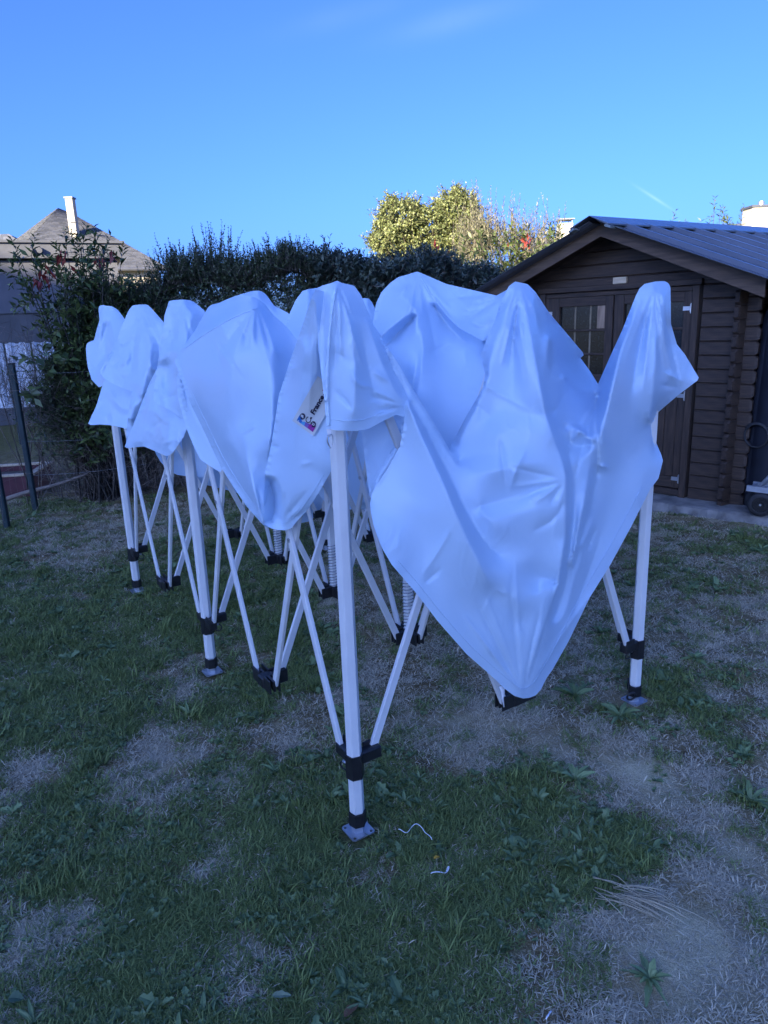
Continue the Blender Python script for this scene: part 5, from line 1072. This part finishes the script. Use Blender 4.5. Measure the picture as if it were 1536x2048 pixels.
# seams: taped and stitched strips lying on the cloth
def strip(name, sh_, pts, w, lift=.006, mat='seam', parent=canopy, n_pucker=0):
    p = dense(rounded(pts, 2), 4); t = np.gradient(p[:, :2], axis=0); t /= np.linalg.norm(t, axis=1, keepdims=True); nrm = np.stack([-t[:, 1], t[:, 0]], -1); V = []; K = 5
    for k in range(K):
        o = (k / (K - 1) - .5) * w; q = p[:, :2] + nrm * o; j = sheets[sh_].sample(q[:, 0], q[:, 1]) - lift * (1 if 0 < k < K - 1 else .3) - (.004 * (np.arange(len(p)) % 2) if n_pucker and 0 < k < K - 1 else 0)
        V.append(on_plane(q[:, 0], q[:, 1], j))
    n = len(p); Fq = np.array([[k * n + i, k * n + i + 1, (k + 1) * n + i + 1, (k + 1) * n + i] for k in range(K - 1) for i in range(n - 1)])
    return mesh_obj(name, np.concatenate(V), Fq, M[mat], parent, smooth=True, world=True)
strip('seam', 'hood', [(672, 575, 0), (665, 603, 0), (660, 645, 0), (656, 698, 0), (654.5, 751, 0), (654, 804, 0), (657, 852, 0)], 9, n_pucker=1)
strip('seam', 'hood', [(656, 838, 0), (680, 841, 0), (712, 842, 0), (735, 838, 0), (762, 826, 0), (785, 812, 0)], 1.6, .004)
strip('seam', 'lobe', [(362, 704, 0), (385, 684, 0), (427, 657, 0), (469, 633, 0), (513, 616, 0)], 2.5)
strip('seam', 'lump', [(840, 552, 0), (870, 602, 0), (911, 652, 0), (940, 668, 0), (966, 681, 0)], 2.5)
strip('seam', 'third_flap', [(231, 690, 0), (222, 712, 0), (210, 732, 0), (204, 745, 0)], 1.6)
strip('seam', 'end_flap', [(201, 625, 0), (203, 614, 0), (218, 614, 0), (230, 621, 0), (240, 634, 0)], 1.6)
strip('seam', 'front', [(796, 1122, 0), (845, 1178, 0), (886, 1231, 0), (943, 1296, 0), (1000, 1346, 0), (1036, 1376, 0), (1052, 1380, 0), (1075, 1358, 0), (1120, 1275, 0), (1162, 1190, 0), (1206, 1118, 0), (1248, 1044, 0), (1284, 974, 0)], 1.3, .004)
strip('seam', 'lobe', [(381, 780, 0), (416, 853, 0), (451, 926, 0), (503, 1005, 0), (524, 1033, 0)], 1.3, .004)
strip('seam', 'panel', [(545, 1046, 0), (570, 1048, 0), (588, 1036, 0), (608, 1012, 0), (630, 978, 0), (648, 948, 0)], 1.2, .004)
strip('hem', 'inner', [(803, 862, 0), (797, 886, 0), (774, 926, 0), (752, 958, 0), (743, 985, 0)], 11, .008)

# printed sticker on the inner panel
def on_sticker(u, v):
    """u along the sticker's length from its lower left edge, v across; both in [0, 1]"""
    A, B, Cq, D = np.array([584.5, 841.5]), np.array([635.5, 752]), np.array([678, 782]), np.array([627, 872])
    u = np.asarray(u)[..., None]; v = np.asarray(v)[..., None]; return (A * (1 - u) + B * u) * (1 - v) + (D * (1 - u) + Cq * u) * v
def stick(pts, lift):
    q = on_sticker(np.array([p[0] for p in pts]), np.array([p[1] for p in pts])); return on_plane(q[:, 0], q[:, 1], sheets['panel'].sample(q[:, 0], q[:, 1]) - lift)
M['sticker'] = material('white_sticker', (.60, .62, .62), (.64, .66, .66), rough=.3, scale=5)
M['inknavy'] = material('navy_ink', (.012, .012, .045), rough=.4); M['inkred'] = material('red_ink', (.35, .01, .03), rough=.4)
M['inkblue'] = material('blue_ink', (.02, .16, .50), rough=.4); M['inkviolet'] = material('violet_ink', (.20, .13, .42), rough=.4); M['inkmagenta'] = material('magenta_ink', (.30, .02, .25), rough=.4); M['inkcyan'] = material('light_blue_ink', (.10, .38, .66), rough=.4)
gu, gv = np.meshgrid(np.linspace(0, 1, 60), np.linspace(0, 1, 40), indexing='ij'); ix_ = np.arange(gu.size).reshape(gu.shape)
sticker = mesh_obj('sticker', stick(list(zip(gu.ravel(), gv.ravel())), .012), np.stack([ix_[:-1, :-1], ix_[:-1, 1:], ix_[1:, 1:], ix_[1:, :-1]], -1).reshape(-1, 4), M['sticker'], canopy, world=True)
def print_text(txt, u0, v0, size, mat, name='lettering', rot=False):
    cu = bpy.data.curves.new('lettering', 'FONT'); cu.body = txt; cu.size = size; cu.offset = .0095 * size / .2; cu.resolution_u = 3; tmp = bpy.data.objects.new('lettering', cu); COL.objects.link(tmp)
    bpy.context.view_layer.update(); me = bpy.data.meshes.new_from_object(tmp.evaluated_get(bpy.context.evaluated_depsgraph_get())); w = max((v.co.x for v in me.vertices), default=0)
    pts = [(u0 + v.co.x, v0 - v.co.y * 1.75) for v in me.vertices]; W_ = stick(pts, .0155); Fc = [tuple(p.vertices) for p in me.polygons]
    bpy.data.objects.remove(tmp); bpy.data.curves.remove(cu); mesh_obj(name, W_, Fc, mat, sticker, world=True); return u0 + w
ue = print_text('France', .335, .62, .150, M['inknavy']); ue = print_text('-', ue + .012, .62, .150, M['inknavy']); print_text('B', ue + .01, .62, .150, M['inkred'])
def disc(u, v, r, mat, lift, name='printed_disc', r_in=0, a0=0, a1=6.2832):
    n = 22; P = [(u + r * math.cos(a0 + (a1 - a0) * k / n), v + 1.75 * r * math.sin(a0 + (a1 - a0) * k / n)) for k in range(n + 1)]
    Q = [(u + r_in * math.cos(a0 + (a1 - a0) * k / n), v + 1.75 * r_in * math.sin(a0 + (a1 - a0) * k / n)) for k in range(n + 1)]
    return mesh_obj(name, stick(P + Q, lift), [(k, k + 1, n + 2 + k, n + 1 + k) for k in range(n)], mat, sticker, world=True)
for (ua, va, ub, vb, uc, vc, ud, vd, mt) in ((.055, .14, .175, .14, .10, .34, .055, .34, 'inkblue'), (.055, .34, .10, .34, .13, .46, .055, .50, 'inkcyan'), (.055, .50, .13, .46, .14, .62, .055, .66, 'inkviolet'), (.055, .66, .14, .62, .185, .90, .055, .90, 'inkmagenta')):
    mesh_obj('printed_band', stick([(ua, va), (ub, vb), (uc, vc), (ud, vd)], .0150), [(0, 1, 2, 3)], M[mt], sticker, world=True)
disc(.185, .26, .062, M['inknavy'], .0152, r_in=.0); mesh_obj('printed_mark', stick([(.165, .20), (.20, .17), (.215, .27), (.16, .33)], .0160), [(0, 1, 2, 3)], M['sticker'], sticker, world=True)
disc(.20, .52, .062, M['inknavy'], .0152, r_in=.044, a0=.5, a1=5.6); mesh_obj('printed_mark', stick([(.235, .54), (.275, .54), (.275, .62), (.235, .60)], .0154), [(0, 1, 2, 3)], M['inknavy'], sticker, world=True)
disc(.18, .77, .062, M['inknavy'], .0152, r_in=0)
for k in range(2): mesh_obj('printed_mark', stick([(.165 + k * .025, .71), (.178 + k * .025, .71), (.178 + k * .025, .83), (.165 + k * .025, .83)], .0160), [(0, 1, 2, 3)], M['sticker'], sticker, world=True)
# webbing loop and hook hanging at the corner of the hood
def P_(x, y, j): return Vector(on_plane(np.array([x]), np.array([y]), np.array([j]))[0])
wb_ = []
for (x, y) in ((653, 858), (654, 866), (656, 873)): wb_ += [P_(x, y, -.075), P_(x + 9, y + .5, -.080)]
mesh_obj('webbing_loop', wb_, [(0, 1, 3, 2), (2, 3, 5, 4)], M['webbing'], canopy, world=True)
hk = MB(); hk.tube([P_(x, y, -.08) for (x, y) in ((656, 870), (664, 869), (665.5, 874), (665, 884), (663, 894), (661, 896), (658.5, 892), (655, 884), (654.5, 875), (656, 870))], .0016, 6); hk.build('hook', M['zinc'], canopy, True, world=True)
# tie strap hanging under the low point of the front drape
ts = MB(); ts.tube([P_(1003, 1372, -.10), P_(1006, 1385, -.11), P_(1005, 1396, -.11), P_(1008, 1414, -.115)], [.010, .006, .004, .002], 6); ts.build('tie_strap', M['webbing'], canopy, True, world=True)

# ------------------------------------------------------------------ grass, straw and weeds
def scatter(name, protos, pts, rot, scl, kind='stuff'):
    coll = bpy.data.collections.new(name + '_kinds')
    for p in protos: coll.objects.link(p)
    me = bpy.data.meshes.new(name); me.vertices.add(len(pts)); me.vertices.foreach_set('co', np.asarray(pts, np.float32).ravel())
    a = me.attributes.new('turn', 'FLOAT_VECTOR', 'POINT'); a.data.foreach_set('vector', np.asarray(rot, np.float32).ravel())
    a = me.attributes.new('size', 'FLOAT', 'POINT'); a.data.foreach_set('value', np.asarray(scl, np.float32)); a = me.attributes.new('which', 'INT', 'POINT'); a.data.foreach_set('value', rng.integers(0, len(protos), len(pts)).astype(np.int32))
    o = bpy.data.objects.new(name, me); COL.objects.link(o); tag(o, kind=kind)
    ng = bpy.data.node_groups.new(name, 'GeometryNodeTree'); ng.interface.new_socket('Geometry', in_out='INPUT', socket_type='NodeSocketGeometry'); ng.interface.new_socket('Geometry', in_out='OUTPUT', socket_type='NodeSocketGeometry')
    n = ng.nodes; l = ng.links; gi = n.new('NodeGroupInput'); go = n.new('NodeGroupOutput'); ip = n.new('GeometryNodeInstanceOnPoints'); ci = n.new('GeometryNodeCollectionInfo'); ci.inputs['Collection'].default_value = coll
    ci.inputs['Separate Children'].default_value = True; ci.inputs['Reset Children'].default_value = True; ip.inputs['Pick Instance'].default_value = True
    def at(nm, t): q = n.new('GeometryNodeInputNamedAttribute'); q.data_type = t; q.inputs['Name'].default_value = nm; return q.outputs['Attribute']
    er = n.new('FunctionNodeEulerToRotation'); l.new(at('turn', 'FLOAT_VECTOR'), er.inputs[0]); l.new(er.outputs[0], ip.inputs['Rotation']); l.new(at('size', 'FLOAT'), ip.inputs['Scale']); l.new(at('which', 'INT'), ip.inputs['Instance Index'])
    l.new(gi.outputs[0], ip.inputs['Points']); l.new(ci.outputs[0], ip.inputs['Instance']); l.new(ip.outputs[0], go.inputs[0])
    md = o.modifiers.new('scatter', 'NODES'); md.node_group = ng; return o
M['grass'] = material('grass_blade', (.07, .105, .028), (.30, .36, .11), rough=.5, scale=2, island=.55, instance=.55, translucent=.25, ramp=(.15, .85), spec=.3)
M['straw'] = material('dry_straw', (.15, .115, .06), (.82, .71, .49), rough=.6, scale=2, island=.6, instance=.4, ramp=(.15, .9), spec=.3)
M['weed'] = material('weed_leaf', (.075, .125, .045), (.28, .36, .15), rough=.45, scale=2, island=.4, instance=.6, translucent=.2, ramp=(.15, .85), spec=.4)
def blades(name, n, L, W, lean, spread, mat, seed, curl=.35):
    r = np.random.default_rng(seed); V = []; Fc = []
    for k in range(n):
        a = r.uniform(0, 6.283); b = r.uniform(*[math.radians(x) for x in lean]); ln = L * r.uniform(.5, 1.15); w = W * r.uniform(.7, 1.3); c = np.array([r.normal(0, spread), r.normal(0, spread), -.002])
        tw = a + r.normal(0, .5); d0 = np.array([math.cos(a) * math.sin(b), math.sin(a) * math.sin(b), math.cos(b)]); d1 = unit(d0 + np.array([math.cos(tw), math.sin(tw), -.25]) * curl); s = np.array([-math.sin(a), math.cos(a), r.normal(0, .2)]); m = c + d0 * ln * .5; t = m + d1 * ln * .5
        for q in (m, t): q[2] = max(q[2], .002 + r.uniform(0, .004))
        i = len(V); V += [c - s * w * .5, c + s * w * .5, m + s * w * .45, m - s * w * .45, t]; Fc += [(i, i + 1, i + 2, i + 3), (i + 3, i + 2, i + 4)]
    me = bpy.data.meshes.new(name); me.from_pydata([tuple(v) for v in V], [], Fc); me.materials.append(mat); return bpy.data.objects.new(name, me)
def rosette(name, n, L, W, lift, mat, seed, lobed=0.0):
    r = np.random.default_rng(seed); V = []; Fc = []
    for k in range(n):
        a = k * 2.4 + r.normal(0, .7); b = math.radians(r.uniform(*lift)); ln = L * r.uniform(.3, 1.15); w = W * r.uniform(.55, 1.2) * (.5 + .5 * ln / L); d = np.array([math.cos(a) * math.cos(b), math.sin(a) * math.cos(b), math.sin(b)]); s = np.array([-math.sin(a), math.cos(a), r.normal(0, .25)]); i = len(V); up = np.array([0, 0, 1.0])
        segs = 6 if lobed else 5
        for q in range(segs + 1):
            t = q / segs; ww = w * (.18 + math.sin(min(t, .97) ** .8 * math.pi) * .82) * (1 + lobed * (1 if q % 2 else -1)); c = d * ln * t + up * (-.35 * ln * t * t * math.sin(b + .5) + .003); V += [c - s * ww * .5 + up * ww * .22, c, c + s * ww * .5 + up * ww * .22]
        for q in range(segs): j = i + 3 * q; Fc += [(j, j + 1, j + 4, j + 3), (j + 1, j + 2, j + 5, j + 4)]
    me = bpy.data.meshes.new(name); me.from_pydata([tuple(v) for v in V], [], Fc); me.materials.append(mat); return bpy.data.objects.new(name, me)
def cand(n, near=1.0):
    """points over the lawn in view, denser where the lens is closer"""
    y = .85 + (6.6 - .85) * rng.uniform(0, 1, n) ** (1.7 * near); x = rng.uniform(-1, 1, n) * (.62 * (y + .35) + .9); return x, y
def place(x, y): return np.stack([x, y, ground_z(x, y)], -1)
def spin(n, tilt=.12): return np.stack([rng.normal(0, tilt, n), rng.normal(0, tilt, n), rng.uniform(0, 6.283, n)], -1)
def in_shed(x, y): lx = (x - 2.64) * math.cos(PHI) - (y - 5.28) * math.sin(PHI); ly = (x - 2.64) * math.sin(PHI) + (y - 5.28) * math.cos(PHI); return (ly > -.26) & (lx > -3.4)
FEET = [TX * np.array([1, 0]) + TY * np.array([0, 1]) + vx[:2] * i * GV + ux[:2] * j * GU for i in (0, 2) for j in (0, 2, 4)]
def at_foot(x, y): return np.any([(x - f[0]) ** 2 + (y - f[1]) ** 2 < .075 ** 2 for f in FEET], 0)
def grown(n, prob, sc, protos, name, tilt=.12, near=1.0):
    x, y = cand(n, near); k = (rng.uniform(0, 1, n) < prob(x, y)) & ~in_shed(x, y) & ~at_foot(x, y); x, y = x[k], y[k]
    return scatter(name, protos, place(x, y), spin(len(x), tilt), rng.uniform(*sc, len(x)) * (.9 + .12 * np.clip(y - 1, 0, 4)))
gp = [blades('grass_tuft', 15, .042, .0032, (32, 84), .014, M['grass'], 100 + k) for k in range(6)]
gl = [blades('long_grass_tuft', 12, .075, .0036, (15, 70), .012, M['grass'], 120 + k, .5) for k in range(4)]
sp_ = [blades('straw_wisp', 8, .034, .0024, (60, 90), .018, M['straw'], 140 + k, .2) for k in range(6)]
wp = [rosette('weed_rosette', 6 + k, .062 - .004 * (k % 3), .011 + .0018 * (k % 4), (14 + 3 * k, 50 + 3 * k), M['weed'], 160 + k) for k in range(7)] + [rosette('lobed_weed', 8, .058, .021, (18, 55), M['weed'], 170 + k, .32) for k in range(4)]
cl = [rosette('small_weed', 7, .026, .014, (20, 65), M['weed'], 180 + k, .2) for k in range(4)]
grown(130000, lambda x, y: np.maximum(smooth(.22, 1.0, green(x, y)), .34 * smooth(-.2, .7, fbm(x * 6, y * 6, 90, 3)) * (1 - smooth(.25, .7, sandy(x, y)))), (.5, .95), gp, 'grass')
grown(15000, lambda x, y: smooth(.45, .9, green(x, y)) * smooth(-.2, .5, fbm(x * 2.5, y * 2.5, 61, 2)), (.55, 1.1), gl, 'long_grass')
grown(330000, lambda x, y: np.clip(.95 - smooth(.1, .9, green(x, y)) * .68 - sandy(x, y) * .72, .09, 1) * (.12 + .88 * smooth(-.5, .7, fbm(x * 5, y * 5, 66, 4)) ** 1.5), (.5, 1.15), sp_, 'dry_grass', .08)
grown(7500, lambda x, y: smooth(.30, .85, green(x, y)) * (1 - smooth(.2, .6, sandy(x, y))) * smooth(-.35, .45, fbm(x * 3, y * 3, 71, 2)) * (.25 + .75 * smooth(-.6, .1, x + .2)), (.35, 1.15), wp, 'weeds')
grown(33000, lambda x, y: smooth(.10, .75, green(x, y)) * smooth(-.3, .5, fbm(x * 3.5, y * 3.5, 75, 2)), (.4, 1.15), cl, 'clover')
# the weed plants that stand out one by one in the dry part of the lawn
for (px, py, s, lab) in ((1500, 1605, 1.35, 'dark rosette weed on bare sandy soil at the right edge of the photo'), (1150, 1395, 1.5, 'large rosette weed in dry lawn just right of the lowest cloth point'), (1300, 1955, 1.1, 'small rosette weed in the pale sand patch near the bottom'),
                         (1240, 1438, 1.4, 'spreading rosette weed below the foot of the right tent leg'), (1390, 1320, 1.2, 'rosette weed in dry grass to the right of the right tent leg'), (1150, 1560, 1.3, 'rosette weed with long leaves at the upper rim of the green patch')):
    c = ground_at(px, py); o = rosette('weed_plant', 22, .062, .013, (6, 60), M['weed'], int(px), .12); COL.objects.link(o); o.location = (float(c[0]), float(c[1]), float(ground_z(c[0], c[1]))); o.scale = (s,) * 3; o.rotation_euler = (0, 0, px * .7); tag(o, lab, 'weed', 'weed plants standing alone in the lawn')
# ends of white cord, a few leaves
def cord(label, pts, r=.0012):
    P = [ground_at(x, y) for (x, y) in pts]; m = MB(); m.tube([(float(p[0]), float(p[1]), float(ground_z(p[0], p[1])) + .022 + .004 * math.sin(k * .45)) for k, p in enumerate(P)], r, 6); o = m.build('cord', M['webbing'], None, True); tag(o, label, 'cord', 'scraps of white cord on the lawn')
cord('long curled white cord on the grass to the right of the nearest tent foot', rounded([(797, 1668), (806, 1674), (815, 1674), (824, 1662), (834, 1659), (846, 1668), (850, 1674), (858, 1684), (864, 1691)], 2))
cord('short knotted white cord lying beyond the long curled cord', rounded([(862, 1761), (880, 1760), (890, 1758), (897, 1752), (899, 1748), (895, 1747), (893, 1753)], 2), .0015)
cord('white cord end at the bottom rim of the photo', rounded([(1092, 2050), (1098, 2040), (1103, 2029), (1100, 2032), (1096, 2046)], 2), .0015)
def fallen(label, px, py, L, W, c1, c2, rot):
    c = ground_at(px, py); o = rosette('fallen_leaf', 1, L, W, (6, 10), material('fallen_leaf_' + str(px), c1, c2, rough=.6, scale=30), int(px) + 3, .1); COL.objects.link(o); o.location = (float(c[0]), float(c[1]), float(ground_z(c[0], c[1])) + .02); o.rotation_euler = (.1, 0, rot); tag(o, label, 'leaf')
fallen('broad green leaf lying on the grass at the bottom left corner', 20, 2005, .085, .06, (.05, .09, .04), (.08, .13, .06), -.5)
fallen('pale green leaf lying on the grass near the bottom', 545, 2003, .05, .018, (.14, .18, .10), (.2, .24, .14), .2)
fallen('orange brown fallen leaf near the bottom rim', 690, 2042, .05, .03, (.16, .07, .03), (.22, .11, .05), .4)
fallen('yellow fallen leaf scrap beyond the short knotted cord', 868, 1729, .018, .009, (.45, .25, .02), (.5, .3, .04), .2)
fallen('thin brown dead leaf on the grass in the lower left', 175, 1840, .05, .008, (.2, .13, .08), (.28, .2, .12), -.6)
fallen('tan dead leaf on bare ground at the foot of the hedge behind the leftmost leg', 232, 1015, .10, .02, (.35, .26, .15), (.45, .34, .2), .4)

def stalks():
    c = ground_at(1235, 1795); m = MB(); rs = np.random.default_rng(9); t = thing('dry_stalks', 'loose sheaf of long pale dry grass stalks lying on bare soil', 'dry grass', (float(c[0]), float(c[1]), 0))
    for k in range(26):
        a = -.55 + rs.normal(0, .22); L = rs.uniform(.06, .19); x, y = rs.normal(0, .035), rs.normal(0, .02); z = .008 + rs.uniform(0, .022)
        MB().tube([(x + math.cos(a) * L * q, y + math.sin(a) * L * q, max(.004, z + .012 * math.sin(q * 3) - .008 * q)) for q in (0, .35, .7, 1)], [.0011, .0011, .0009, .0005], 4).build('stalk', M['straw'], t, True)
stalks()
